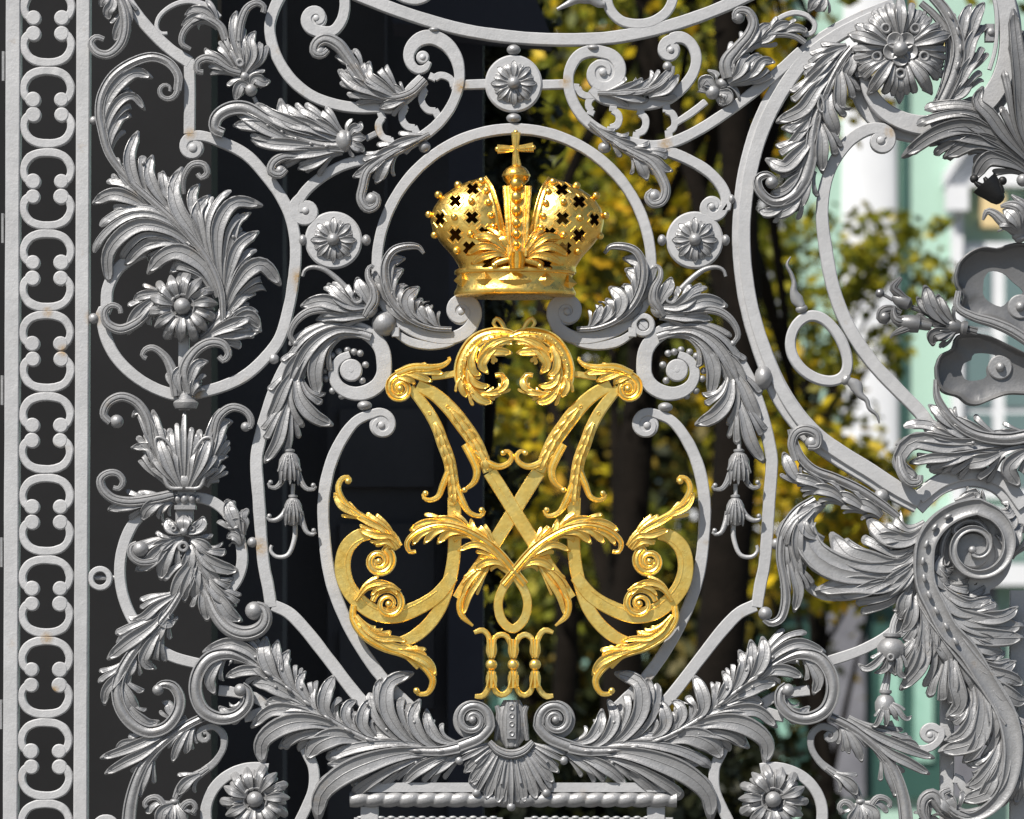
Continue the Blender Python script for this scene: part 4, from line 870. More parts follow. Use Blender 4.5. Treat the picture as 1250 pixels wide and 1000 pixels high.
    # shells of the cartouche: pierced dished plates
    def plate(outer, holes, f, name, bolt):
        M = MB(); o = cr(arr(outer), 70); o[-1] = o[0]; o = o[:-1]; c = o.mean(0); n = len(o)
        rings = [[(c[0] + (p[0] - c[0]) * s, c[1] + (p[1] - c[1]) * s, f + z) for p in o] for s, z in ((1.0, -12), (1.0, 6), (.975, 7.5), (.945, 6), (.92, -2), (.84, -6), (.6, -8), (.3, -8.5), (.02, -8.5), (.02, -11), (.9, -10))]
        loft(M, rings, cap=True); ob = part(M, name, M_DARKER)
        C = MB()
        for h in holes:
            hq = cr(arr(h), 26); loft(C, [[(p[0], p[1], z) for p in hq[:-1]] for z in (f - 40, f + 40)])
        if not holes: return
        cut = C.build('plate_cutter', M_ORN, None); cut.hide_render = True
        md = ob.modifiers.new('cut', 'BOOLEAN'); md.object = cut; md.operation = 'DIFFERENCE'; md.solver = 'EXACT'; md.use_self = True
        bpy.context.view_layer.update(); dg = bpy.context.evaluated_depsgraph_get(); me = bpy.data.meshes.new_from_object(ob.evaluated_get(dg)); print('PLATE', len(me.polygons)); ob.modifiers.clear(); ob.data = me if len(me.polygons) > 50 else ob.data; me = ob.data; me.set_sharp_from_angle(angle=math.radians(38)); bpy.data.objects.remove(cut)
        if bolt:
            M = MB(); x, y = V(*bolt); disc(M, x, y, 15, f - 5, 5, 1.5, 30); ell(M, x, y, f - 4, 6, 6, 6); part(M, 'bolt')
    plate("355,120 370,70 410,30 460,10 520,15 545,5 590,-5 640,0 700,40 740,120 740,250 700,340 640,360 560,310 480,280 410,280 370,250 385,200 362,160 355,120", ["470,130 490,100 540,105 580,140 620,180 560,215 540,235 490,215 468,190 470,130"], 14, 'shell_plate', (608, 235))
    plate("282,465 300,420 345,395 360,350 410,338 480,345 560,380 640,420 720,460 720,560 640,570 560,570 500,590 440,612 400,605 370,580 310,560 285,510 282,465", ["385,480 395,450 425,435 430,415 490,412 520,422 495,445 480,470 482,500 440,515 400,510 385,480"], 10, 'shell_plate', (533, 465))
    M = MB(); rod(M, "370,180 365,240 420,275 500,300 570,330 640,375", [8, 10, 12, 13, 14, 14], None, 22); part(M, 'rolled_band')
    # fluted spray below the cartouche
    M = MB(); view(930, 360)
    lobes(M, (("1231,690 1050,700 880,710 700,690 640,790 740,880", 16, 6), ("1050,700 900,690 750,670 625,705", 9, 5), ("1000,720 880,760 780,770 690,790", 9, 5), ("1050,730 930,760 830,790 770,810", 12, 5), ("1130,740 1040,780 960,800 940,830", 13, 6), ("1280,720 1200,760 1150,820 1210,905", 15, 6),
              ("940,690 860,670 790,640 765,605", 10, 5), ("1000,690 920,650 870,610 870,570", 10, 5), ("950,650 870,600 810,540 780,515", 9, 5), ("1120,680 1000,640 900,590 860,580", 8, 4), ("1231,650 1150,660 1100,660 1075,640", 7, 4)), 8, b=7)
    stem(M, "1300,650 1150,680 1000,660 900,600 850,540 820,480 815,400", [16, 17, 15, 13, 12, 10, 6], [14, 15, 15, 14, 12], 7, g=1.1)
    rod(M, "640,760 650,830 690,885 735,880 740,850", [9, 12, 13, 11, 7], None, [10, 14, 14]); knob(M, *V(985, 700), -8, 0, 2.4, 18)
    part(M, 'acanthus_leaf')
    # bar behind, with its scroll, and the upright stiles at the lower right
    M = MB(); bar(M, [[1158, 760], [1158, 900], [1158, 1040]], 17, 14, -18); part(M, 'frame_stile', M_BAR)
    M = MB(); bar(M, [[1247, 720], [1247, 900], [1247, 1040]], 24, 14, -18); part(M, 'frame_stile', M_BAR)
    M = MB(); view(930, 540); bar(M, "770,680 700,800 600,900 480,970 340,1020 280,1035 200,1020", 13, 11, -5); part(M, 'scroll_frame', M_BAR)
    M = MB(); bar(M, "190,620 230,680 290,715 350,722", 12, 10, -4); part(M, 'scroll_frame', M_BAR)
    # the largest acanthus: volute and trailing leaf
    view(950, 580, 4.1667)
    M = MB(); disc(M, *V(990, 385), 47, -3, 12, 2, 60); volute_bar(M, "860,480 930,545 1040,575", 1187.5, 672, 44, 34, 75, .35, -1, 22, -2); part(M, 'scroll_disc', M_BAR)
    M = MB()
    main = cat("1180,1250 1060,1060 960,900 860,790 790,660 745,560 735,450 750,340 810,250 900,190 1010,165", spiral(1190, 668, 47, 9, -82, 1.55, 1))
    stem(M, main, [22, 24, 25, 26, 26, 26, 26, 26, 26, 25, 23, 20, 17, 14, 12, 10, 9, 8, 7, 6], [16, 17, 18, 18, 18, 19, 20, 20, 18, 16, 14], 16, step=3, g=1.3, prof=SCH); ell(M, 1186, 672, 12, 5, 5, 4); disc(M, 1187, 672, 22, 6, 10, 2)
    part(M, 'volute_stem')
    M = MB(); beads_along(M, "890,195 800,255 748,350 728,450 742,560 785,670 840,760 920,890", 9, 2.9, 22.5, 2.0); part(M, 'bead_row')
    M = MB()
    lobes(M, (("770,300 650,440 500,500 300,480 160,380 130,200 240,140", 24, 5, dict(cut=.7)), ("720,400 600,460 450,440 340,400 265,290", 18, 6), ("760,260 660,330 540,310 450,215", 16, 5), ("660,330 560,320 500,330 460,330", 8, 4), ("720,440 560,560 380,560 185,590", 15, 6), ("660,500 500,560 400,600 300,615", 8, 4), ("720,430 640,500 560,570 470,640", 15, 6), ("700,450 660,520 610,570 560,620", 8, 4),
              ("180,180 110,260 100,380 130,470", 10, 5), ("230,330 150,300 120,240 140,180", 7, 3)), 7, b=9)
    lobes(M, (("900,140 1000,110 1010,95 920,110", 7, 4), ("1130,190 1170,200 1190,180 1185,190", 8, 4), ("1170,420 1200,330 1210,280 1245,245", 11, 5), ("1150,300 1180,260 1190,220 1185,190", 8, 4)), 6)
    part(M, 'acanthus_leaf')
    M = MB()
    lobes(M, (("680,560 640,640 630,700 605,740", 9, 4), ("690,600 680,700 660,760 620,800", 11, 5), ("720,600 760,800 730,920 640,1020", 18, 6), ("700,700 740,850 700,920 645,930", 9, 4), ("760,720 820,840 860,900 850,960", 12, 5), ("740,640 790,780 790,900 800,980", 10, 5)), 6, b=8)
    lobes(M, (("790,420 800,500 850,560 910,545", 13, 5), ("830,400 810,470 840,500 890,490", 7, 4), ("790,480 830,600 950,680 1100,640", 18, 6), ("830,560 900,630 980,650 1040,625", 8, 4), ("800,580 880,700 1050,770 1250,770", 22, 6), ("900,700 1020,730 1150,720 1225,670", 12, 5), ("850,690 940,800 1080,830 1250,830", 12, 4), ("930,800 1000,860 1080,890 1150,905", 12, 5), ("960,800 1040,830 1080,850 1140,860", 7, 3)), 6, b=9)
    part(M, 'acanthus_leaf')
    M = MB(); rod(M, "850,480 830,430 840,330 900,250 950,240 1010,240 1060,290 1080,360 1060,390", [3, 7, 9, 9, 8, 8, 7, 6, 3], None, 8); rod(M, "900,300 890,280 940,240 990,235", [8, 9, 8, 5], None, 11); part(M, 'acanthus_sprig')
    M = MB(); view(1080, 760, 4.1647)
    tail = "150,-140 320,60 420,190 520,310 600,440 640,580 640,720 600,860 520,950 430,990 370,970"
    lobes(M, (("330,130 350,300 370,420 310,480", 15, 6), ("340,180 340,330 330,400 328,420", 7, 3), ("450,260 500,420 460,600 270,660", 20, 7), ("440,380 430,500 370,580 300,600", 10, 5), ("470,480 470,600 440,660 395,715", 9, 4), ("480,330 540,450 550,540 515,625", 11, 5), ("510,400 550,500 560,540 560,560", 7, 4), ("600,560 600,700 520,850 378,905", 17, 6), ("560,700 540,800 500,880 475,930", 9, 4), ("580,620 530,740 460,820 410,835", 9, 4)), 8, b=9)
    lobes(M, (("400,130 500,220 580,240 672,195", 13, 6), ("440,180 540,260 640,290 710,320", 14, 5), ("500,250 600,360 680,400 730,395", 14, 5), ("550,350 610,420 650,430 685,440", 9, 4), ("620,480 690,560 720,660 715,770", 13, 5), ("650,600 690,700 680,830 665,930", 13, 5), ("640,720 660,800 640,870 640,915", 7, 4), ("150,-20 200,80 180,220 75,345", 17, 7), ("140,60 170,150 140,230 100,280", 9, 4), ("250,0 280,120 320,190 300,260", 12, 5)), 6, b=9)
    stem(M, tail, [6, 20, 25, 25, 26, 26, 26, 24, 20, 16, 10], [8, 14, 16, 16, 17, 18, 18, 16, 14], 12, g=1.2, prof=SCH)
    rod(M, "500,960 400,980 320,930 290,870 330,850", [14, 16, 16, 14, 8], None, 9)
    part(M, 'acanthus_leaf')
    M = MB(); rod(M, "370,1000 300,960 240,880 200,900 190,960 215,1020", [9, 15, 19, 17, 14, 9], None, [6, 9, 9]); lobes(M, (("350,990 320,930 300,900 340,880", 12, 4), ("220,1000 200,950 180,920 185,960", 6, 3)), 8); part(M, 'acanthus_sprig')
    knobs(M, "", 2)
    # hanging bells beside it
    view(930, 740)
    for (u, v, k, ps) in ((608, 150, 1.15, ("560,240 520,280 480,295 450,270", "590,270 570,300 540,310 525,315", "640,260 640,310 660,330 680,340", "605,230 600,290 620,310 628,330")), (580, 415, .85, ("560,500 545,540 530,560 508,560", "630,480 660,520 680,530 702,515", "580,490 585,530 580,550 578,570", "610,490 620,510 630,530 640,540"))):
        M = MB(); x, y = V(u, v); lathe(M, x, y - 3, 92, [(-3, 5), (-2, 9 * k), (1, 9 * k), (3, 6 * k), (6, 11 * k), (13, 15 * k), (22, 14.5 * k), (28, 12 * k)], 3, 20)
        for p in ps: lobe(M, cat([V(u, v + 30)], p), 5.5 * k, 3, 9, b=6, k_w=1.3, drop=.2)
        x, y = V(u - 8, v + 80 * k); disc(M, x, y, 5, 18 * k, 6, 1, 20, hole=2.2); part(M, 'bellflower')
    M = MB(); rod(M, "640,30 620,80 610,140", [8, 9, 10], 4, 1); part(M, 'stalk', M_BAR)
    M = MB(); rod(M, "595,240 590,320 575,400", [6, 8, 12], 4, 3); part(M, 'stalk', M_BAR)
    M = MB(); volute_bar(M, "600,540 620,590 670,645 740,672 800,660 840,620 842,585", 930 + 790 / 3.847, 740 + 605 / 3.847, 12, 4, 325, .95, -1, [7, 9, 10, 10, 10, 10, 9, 9, 9, 8, 6, 4], 0, 4); part(M, 'scroll_frame', M_BAR)
    M = MB(); bar(M, "920,830 925,800 950,850 980,880", 10, 9, -10); part(M, 'scroll_frame', M_BAR)
    # curling leaf between oval frame and great scroll
    view(930, 540)
    M = MB()
    lobes(M, (("200,200 150,150 120,90 100,45", 7, 4), ("320,240 240,190 170,170 112,155", 9, 5), ("400,290 320,230 250,220 205,245", 10, 5), ("500,330 420,270 370,250 335,280", 9, 5), ("560,350 510,310 450,290 455,320", 8, 4), ("280,200 230,190 190,190 165,205", 6, 3)), 4)
    stem(M, "640,350 560,290 450,220 340,170 240,130 180,70 150,0 135,-60", [8, 11, 13, 13, 13, 12, 11, 9], [5, 6, 7, 8, 8], 6, g=1.1); view(930, 360)
    rod(M, "160,780 140,700 160,650 205,635 255,660 255,710 215,715", [10, 11, 12, 13, 14, 13, 9], None, [7, 9, 9]); bead(M, 235, 695, 9, 5)
    part(M, 'acanthus_leaf')
    M = MB(); view(930, 540)
    lobes(M, (("130,380 180,480 190,560 205,600", 9, 5), ("110,400 150,520 170,600 180,680", 9, 5), ("120,520 150,620 170,700 150,800", 9, 5), ("200,330 140,390 140,450 180,540", 8, 4)), 3)
    stem(M, "250,270 160,330 100,420 85,540 105,660 110,750 85,830 40,850 10,830", [12, 13, 12, 11, 10, 10, 12, 11, 8], [5, 6, 7, 7], 6, g=1); bead(M, 15, 805, 8.5, 4)
    part(M, 'acanthus_leaf')
right_leaves()
# =================================================================== UPPER REGISTER
M = MB(); bar(M, [[432, -8], [470, 7], [520, 24], [570, 37], [627, 45], [690, 48], [750, 45], [810, 33], [860, 17], [905, -2], [930, -14]], 15, 13, .3); part(M, 'scroll_frame', M_BAR)
# crown circle is closed here
M = MB(); a = np.radians(np.linspace(262, 278, 6)); bar(M, np.stack([628 + 168 * np.cos(a), 325 + 168 * np.sin(a)], 1), 13, 12, .3); part(M, 'circle_joint', M_BAR)
rosette(627, 102, 35, 1)
for x, y, rx, ry in ((627, 60.5, 8.5, 6.5), (627, 144, 9, 6), (530, 36, 7, 3.5), (724, 58, 8, 4), (518, 179, 7.5, 7.5), (738, 180, 8, 7)): bead_list(((x, y, rx, ry),))
for x0, x1 in ((564, 594), (660, 694)):
    M = MB(); bar(M, [[x0, 103], [(x0 + x1) / 2, 102.5], [x1, 102]], 11.5, 9, -2); part(M, 'tie_bar', M_BAR)
# left: C scroll and S scroll
view(220, 0)
M = MB(); bar(M, "480,-40 445,30 421,110 425,180 455,270 520,370 620,450 730,490 830,505 935,503", 13.5, 12, 0); part(M, 'scroll_frame', M_BAR)
M = MB(); volute_bar(M, "770,-40 772,40 755,100 715,145 650,148", 386, 22, 15, 5, 90, 1.0, 1, [13, 13, 13, 13, 14, 15, 14, 12, 9, 6], 0, 4); part(M, 'scroll_frame', M_BAR)
M = MB()
view(470, 0)
lead = cat([[524, 75], [519, 83], [510, 85], [502, 79], [499, 67], [504, 55], [514, 47], [528, 45.5]], [[545, 54], [557, 71], [561, 92], [558, 112], [548, 134], [530, 155], [506, 172], [480, 184], [454, 192], [420, 201], [392, 216], [372, 234], [362, 250]])
bar(M, lead, [7, 10, 13, 16, 18, 18, 17, 15, 13, 12.5] + [12.5] * 14, 12, .3, step=3); disc(M, 516, 70, 8, 1, 10, 1.4, 26); ell(M, 516, 70, .5, 4, 4, 2.4)
view(100, 160); disc(M, 373, 257, 12.5, -1.2, 10, 1.2, 30); sp = spiral(373, 257, 14.5, 5, 200, 1.1, -1)
bar(M, cat([[366, 240], [359, 250]], sp), [10, 13, 13, 13, 12, 10, 7], 11.5, .2, step=3); ell(M, 373, 257, 0, 4.4, 4.4, 2.4)
part(M, 'scroll_frame', M_BAR)
M = MB(); bar(M, [[463, 130], [478, 131], [492, 121], [505, 108], [517, 96]], [13, 13, 15, 17, 16], 11, -.6); part(M, 'scroll_frame', M_BAR)
def lattice(c, r):
    M = MB()
    for a0, a1, b in c:
        q = np.array([a0, a1], float); dvec = q[1] - q[0]; nrm = np.array([-dvec[1], dvec[0]]) / np.linalg.norm(dvec) * b * 1.5
        bar(M, [q[0], q[0] + dvec * .22], 9, 9, -1, .6, step=2); bar(M, [q[0] + dvec * .78, q[1]], 9, 9, -1, .6, step=2)
        bar(M, [q[0] + dvec * .18, q[0] + dvec * .3 + nrm * .75, q[0] + dvec * .5 + nrm, q[0] + dvec * .7 + nrm * .75, q[0] + dvec * .82], 8.5, 9, -1, .6, step=2)
    part(M, 'lattice_link', M_BAR)
for k in (((464, 136), (479, 178), 6),), (((491, 125), (509, 163), 6),), (((514, 105), (535, 142), 6),), (((524, 92), (560, 108), -5),):
    lattice(k, 6)
def spray_left():
    M = MB(); view(220, 0)
    lobes(M, (("1000,480 900,430 810,390 740,325", 10, 5), ("1040,470 960,420 880,360 890,285", 12, 5), ("920,440 850,380 800,300 805,235", 10, 5), ("860,360 800,290 750,270 725,265", 7, 3), ("1060,450 1010,420 980,410 975,400", 5, 3), ("1060,470 1000,490 960,500 935,512", 6, 3), ("900,470 860,450 830,440 815,435", 5, 3)), 4)
    rod(M, "1150,375 1080,440 980,460 880,400 800,290 740,215 680,190 640,215 635,255 670,262 695,240", [10, 11, 11, 11, 12, 13, 15, 17, 16, 13, 8], None, [3, 5, 6, 7, 8, 9, 10]); bead(M, 655, 248, 9, 5)
    part(M, 'acanthus_sprig')
    M = MB()
    lobes(M, (("1160,640 1080,660 1000,690 960,720", 6, 3), ("1060,680 970,720 920,750 870,765", 7, 3), ("1000,710 920,770 860,810 808,832", 9, 5), ("1010,720 960,780 940,820 915,865", 7, 4)), 4)
    rod(M, "1170,630 1060,690 950,750 880,810 860,880 850,940 880,985 920,970 925,930 900,915", [7, 9, 10, 11, 11, 12, 12, 12, 10, 8], None, [4, 5, 7, 8, 8]); bead(M, 900, 940, 9, 4)
    part(M, 'acanthus_sprig')
    # large closed bud on a stalk
    M = MB()
    lobes(M, (("760,680 620,600 500,560 470,460", 12, 6), ("720,660 560,600 420,540 350,480", 12, 6), ("770,650 680,600 620,570 640,510", 11, 5), ("700,700 560,690 420,680 330,655", 11, 5), ("560,680 420,620 320,560 255,520", 10, 5), ("500,640 380,600 290,590 245,590", 7, 4),
              ("760,705 640,720 530,730 450,770", 10, 5), ("720,720 650,760 600,780 550,795", 7, 4)), 5)
    stem(M, "770,690 640,680 500,620 400,560 300,510 220,520 170,560 165,610 205,630", [16, 14, 12, 12, 14, 17, 18, 16, 12], [7, 8, 9, 9, 9, 10, 10], 8, g=1.1); beads_along(M, "720,700 580,670 470,620 380,580", 5, 1.6, 12, 1.5)
    rod(M, "560,740 490,740 440,770 430,810 470,825 500,800", [9, 11, 12, 12, 11, 7], None, [7, 9, 9]); bead(M, 470, 805, 7, 6)
    bead(M, 768, 665, 11, 4, 10, 14, -10); bead(M, 790, 655, 5, 4, 9, 11, 0)
    lobes(M, (("790,650 810,610 840,600 850,572", 6, 3), ("795,655 830,650 860,650 875,650", 6, 3), ("790,660 820,690 850,700 865,718", 6, 3)), 5)
    bar(M, "870,650 900,635 920,625", 7, 7, -1)
    part(M, 'acanthus_bud')
    M = MB()
    # tulip at the upper left
    lobes(M, (("290,350 270,260 245,210 222,200", 8, 4), ("300,350 340,270 330,190 355,145", 9, 5), ("300,340 260,200 250,110 265,50", 9, 5), ("270,350 190,290 130,250 115,225", 9, 5), ("300,340 310,250 290,190 300,140", 9, 5), ("310,340 335,280 345,230 340,190", 6, 3)), 5)
    rod(M, "285,345 230,330 170,290 120,280 85,300 85,340 110,345", [10, 11, 11, 12, 11, 10, 7], None, [5, 8, 9, 8]); rod(M, "275,200 290,100 320,40 365,20 395,40 390,65", [11, 11, 11, 10, 9, 7], None, [8, 9, 8])
    x, y = V(283, 300); disc(M, x, y, 5.5, 11, 6, 1, 20, hole=2.2)
    bead(M, 303, 362, 6, 4)
    lobes(M, (("330,420 290,400 270,440 258,475", 7, 3), ("330,410 350,375 390,390 425,382", 7, 3)), 4); bead(M, 332, 425, 8, 3)
    bar(M, "345,455 355,475 365,495", 5, 6, -1)
    rod(M, "215,190 190,130 120,90 60,110 15,160 10,210 50,235", [10, 11, 11, 10, 9, 8, 5], None, [5, 6, 5]); lobes(M, (("180,130 120,70 70,60 20,75", 8, 4), ("150,95 80,85 30,110 5,125", 6, 3)), 5)
    part(M, 'tulip_flower')
    M = MB(); view(0, 0); bar(M, "1030,80 980,30 880,5 800,30 745,80 735,130 755,155 785,155", [7, 6.5, 6.5, 6, 6, 5.5, 5, 4], 7, -1); part(M, 'stalk', M_BAR)
    M = MB(); rod(M, "545,-40 585,60 590,150 565,220 510,262 455,250 430,205 455,180 490,190", [12, 13, 14, 14, 13, 12, 11, 9, 7], None, [5, 7, 8, 8, 7]); lobes(M, (("540,-30 530,30 510,60 515,100", 7, 4), ("585,40 570,110 550,160 540,200", 6, 3), ("585,-20 600,40 610,80 615,115", 5, 3), ("520,-40 495,0 480,20 478,40", 6, 3)), 5); part(M, 'acanthus_sprig')
spray_left()
# right: the same register seen without its mirror image
view(680, 0)
M = MB(); bar(M, cat(spiral(736, 88, 6, 24, 20, -1.3, 1), [[722, 62], [706, 68], [696, 84], [694, 102], [699, 122], [712, 143], [734, 160], [764, 172], [796, 178], [822, 173], [852, 159], [888, 136], [925, 108], [955, 83], [978, 62]]),
                   [6, 9, 12, 14, 15, 15, 14, 13] + [13] * 14, 12, .3, step=3); ell(M, 736, 88, 0, 5, 5, 3); disc(M, 736, 88, 17, -1.4, 10, 1.2, 30); part(M, 'scroll_frame', M_BAR)
M = MB(); bar(M, cat("165,410 215,455 290,475 400,490 510,468 590,410 640,340 655,270 630,205 585,175 540,180", spiral(819, 61, 13, 5, 285, 1.05, -1)), [15, 16, 14] + [13] * 8 + [14, 13, 11, 8, 6], 12, 0, step=3); ell(M, 819, 61, 0, 4, 4, 2.4); disc(M, 819, 61, 11.5, -1.2, 10, 1.2, 30); part(M, 'scroll_frame', M_BAR)
M = MB(); bar(M, cat("420,690 520,710 620,750 710,805 770,870 795,930 790,985", spiral(869, 252, 15, 5, 0, 1.05, 1)), [13] * 8 + [12, 11, 8, 6], 12, -.2, step=3); ell(M, 869, 252, 0, 4, 4, 2.2); disc(M, 869, 252, 13, -1.2, 10, 1.2, 30); part(M, 'scroll_frame', M_BAR)
for k in (((749, 128), (745, 162), -6),), (((783, 131), (776, 170), -6),), (((813, 127), (817, 168), -6),), (((698, 106), (738, 110), 6),), (((732, 112), (720, 140), 5),): lattice(k, 6)
M = MB(); bar(M, "560,575 630,530 700,475", [8, 9, 9], 7, -1); part(M, 'stalk', M_BAR)
M = MB(); bar(M, "235,-30 240,20 265,65 310,100 380,112 450,100 510,60 540,10 548,-40", 12, 11, .5); part(M, 'scroll_frame', M_BAR)
M = MB(); rod(M, "0,45 50,20 100,-5 160,-5 200,20 225,20", [4, 7, 11, 15, 12, 8], None, 1, plain=True); part(M, 'flame_finial')
M = MB(); view(220, 0); bar(M, "1000,-40 1050,-10 1110,0 1160,-20 1180,-50", 11, 10, .5); part(M, 'scroll_frame', M_BAR); view(680, 0)
def spray_right():
    M = MB()
    lobes(M, (("230,440 330,425 380,400 400,365", 7, 4), ("300,440 400,420 430,390 440,365", 7, 4), ("400,440 470,400 510,360 545,315", 8, 5), ("430,455 500,430 540,390 572,350", 7, 4), ("240,445 330,460 390,470 425,470", 5, 3)), 4)
    rod(M, "190,440 300,440 420,430 500,390 540,350 545,315", [6, 8, 9, 8, 7, 4], None, [4, 6, 7, 7]); bead(M, 518, 315, 6, 4)
    part(M, 'acanthus_sprig')
    M = MB()
    lobes(M, (("180,600 240,640 290,660 325,665", 5, 3), ("240,640 310,680 350,690 388,700", 7, 4), ("330,700 400,730 440,740 478,745", 8, 4), ("380,720 450,750 500,790 545,805", 9, 5), ("350,720 390,770 410,810 425,850", 7, 4)), 4)
    rod(M, "150,580 250,660 350,720 440,770 490,840 510,900 490,950 445,960 425,925 450,900", [6, 8, 9, 11, 12, 13, 13, 12, 11, 8], None, [4, 5, 7, 8, 8]); bead(M, 455, 925, 9, 4)
    part(M, 'acanthus_sprig')
    M = MB()
    rod(M, "810,370 800,300 850,230 900,170 920,110 890,60 845,60 835,90 860,95", [19, 21, 18, 15, 14, 13, 12, 10, 7], None, [6, 8, 9, 9, 9]); bead(M, 850, 85, 8, 5)
    lobes(M, (("800,390 850,350 880,290 900,250", 12, 5), ("850,380 920,350 970,290 1025,295", 9, 5), ("840,370 890,320 930,280 965,265", 7, 4), ("800,330 850,250 900,210 925,200", 7, 4), ("860,260 900,200 930,150 945,110", 7, 4)), 7)
    x, y = V(822, 337); disc(M, x, y, 6, 13, 6, 1.2, 22, hole=2.6)
    bead(M, 775, 395, 7, 4, 7, 6, 40); lobes(M, (("760,430 720,400 700,380 668,430", 8, 4), ("750,440 770,440 800,450 770,500", 8, 4)), 4); bead(M, 730, 435, 9, 3)
    part(M, 'tulip_flower')
    M = MB()
    rod(M, "900,240 960,180 1030,160 1110,170 1165,205", [8, 11, 11, 9, 7], None, 4); lobes(M, (("920,220 960,140 990,120 1005,110", 6, 3), ("990,170 1040,130 1090,120 1105,130", 6, 4), ("1050,160 1110,135 1150,140 1175,155", 5, 3), ("930,210 980,190 1020,150 1050,130", 6, 3)), 4)
    part(M, 'acanthus_sprig')
    M = MB(); bar(M, "1010,110 1060,75 1120,58 1180,75 1212,115 1200,150 1165,160 1150,135", [6, 6, 6, 6, 6, 6, 6, 4], 7, -1); bead(M, 1160, 145, 4.5, 0); part(M, 'stalk', M_BAR)
    M = MB(); lobes(M, (("1250,-20 1210,10 1190,40 1180,55", 7, 4), ("1260,-10 1250,20 1230,40 1210,50", 6, 3)), 4); part(M, 'acanthus_sprig')
spray_right()
# lower corners: leaf, bud and hook outside the big acanthus
def corner():
    M = MB(); view(0, 740)
    lobes(M, (("880,530 760,600 600,670 468,715", 9, 5), ("800,600 680,690 600,730 490,790", 9, 5), ("720,640 620,640 570,650 545,690", 5, 3), ("820,590 730,620 660,640 620,660", 5, 3), ("900,560 860,620 830,680 810,735", 8, 5), ("910,570 890,620 880,670 870,695", 5, 3), ("720,690 690,780 660,860 660,900", 6, 3)), 3)
    stem(M, "960,520 880,560 780,630 700,710 650,800 615,920 600,1080", [11, 12, 12, 13, 15, 17, 18], [5, 6, 6, 6], 6, g=1)
    part(M, 'acanthus_leaf')
    M = MB(); sp = spiral(250, 898, 9, 3, 270, 1.1, -1)
    bar(M, cat(sp[::-1], "1000,565 1045,600 1050,660 1010,730 950,780"), [4, 6, 8, 9, 9, 9, 8, 8, 9, 10], 9, 1); rod(M, "980,760 900,815 850,860 825,905", [7, 13, 16, 9], None, 3)
    lobes(M, (("940,790 890,820 860,850 835,890", 7, 3),), 8)
    bead(M, 820, 918, 6, 3, 6, 4); lobes(M, (("820,930 770,960 760,1000 750,1050", 9, 4), ("825,930 840,980 850,1010 850,1050", 9, 4), ("820,930 810,980 800,1010 800,1060", 10, 5)), 5)
    rod(M, "780,950 740,900 700,905 680,930 690,945", [8, 9, 8, 7, 6], None, 6); rod(M, "850,960 870,930 900,920 920,945 905,970", [8, 9, 8, 7, 6], None, 6)
    part(M, 'hanging_bud')
    M = MB(); bar(M, "450,1020 480,998 520,1000 545,1030", 9, 9, 0); part(M, 'scroll_frame', M_BAR)
corner(); MIR[:] = [1255.2, 8, 0]; corner(); MIR[:] = []
# =================================================================== BEHIND THE GATE
def simple(name, stops, scale, rough=.8, bs_=.3, bd=.01, metal=0, spec=None):
    m, nt, bs = mat(name); nt.links.new(ramp(nt, noise(nt, scale, 6, .65), stops), bs.inputs['Base Color'])
    bs.inputs['Roughness'].default_value = rough; bs.inputs['Metallic'].default_value = metal
    if spec is not None: bs.inputs['Specular IOR Level'].default_value = spec
    nt.links.new(bump(nt, noise(nt, scale * 6, 4), bs_, bd), bs.inputs['Normal']); return m
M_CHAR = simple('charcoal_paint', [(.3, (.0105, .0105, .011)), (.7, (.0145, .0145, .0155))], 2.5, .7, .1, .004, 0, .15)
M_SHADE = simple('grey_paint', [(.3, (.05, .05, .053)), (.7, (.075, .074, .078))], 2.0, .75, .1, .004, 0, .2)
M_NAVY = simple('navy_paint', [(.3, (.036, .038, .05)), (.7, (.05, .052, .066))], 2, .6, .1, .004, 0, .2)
M_BROWN = simple('brown_timber', [(.3, (.05, .03, .012)), (.7, (.075, .045, .02))], 3, .7, .2, .004)
M_GREEN = simple('green_stucco', [(.3, (.34, .50, .41)), (.7, (.38, .55, .455))], .6, .9)
M_WHITE = simple('white_stucco', [(.3, (.62, .63, .65)), (.7, (.71, .72, .73))], .8, .9)
M_OCHRE = simple('ochre_stucco', [(.3, (.6, .45, .22)), (.7, (.7, .56, .32))], 1.5, .9)
M_TEAL = simple('shade_and_pipe_green', [(.3, (.018, .06, .05)), (.7, (.03, .09, .07))], 1.2, .5)  # tree shade on the palace's lower storey put into the colour; also pipe paint
M_STONE = simple('granite', [(.3, (.10, .10, .115)), (.7, (.19, .19, .21))], 2.5, .8)
M_GROUND = simple('paving', [(.3, (.09, .088, .085)), (.7, (.15, .147, .14))], .7, .9)
M_BARK = simple('bark', [(.3, (.006, .005, .004)), (.7, (.012, .0095, .0075))], 5, .95, .6, .02, 0, .06)
m, nt, bs = mat('window_glass'); bs.inputs['Base Color'].default_value = (.12, .18, .18, 1); bs.inputs['Roughness'].default_value = .08; M_GLASS = m; M_REFLECT = simple('reflection_green', [(.3, (.2, .38, .3)), (.7, (.34, .55, .45))], 1.5, .4)
def leaf_mat(name, cols):
    m, nt, bs = mat(name); L = nt.links
    g = nd(nt, 'ShaderNodeNewGeometry'); c = ramp(nt, g.outputs['Random Per Island'], cols)
    L.new(c, bs.inputs['Base Color']); bs.inputs['Roughness'].default_value = .55; bs.inputs['Specular IOR Level'].default_value = .25
    tr = nd(nt, 'ShaderNodeBsdfTranslucent'); L.new(c, tr.inputs['Color']); mx = nd(nt, 'ShaderNodeMixShader'); mx.inputs[0].default_value = .35
    L.new(bs.outputs[0], mx.inputs[1]); L.new(tr.outputs[0], mx.inputs[2]); L.new(mx.outputs[0], nt.nodes['Material Output'].inputs['Surface']); return m
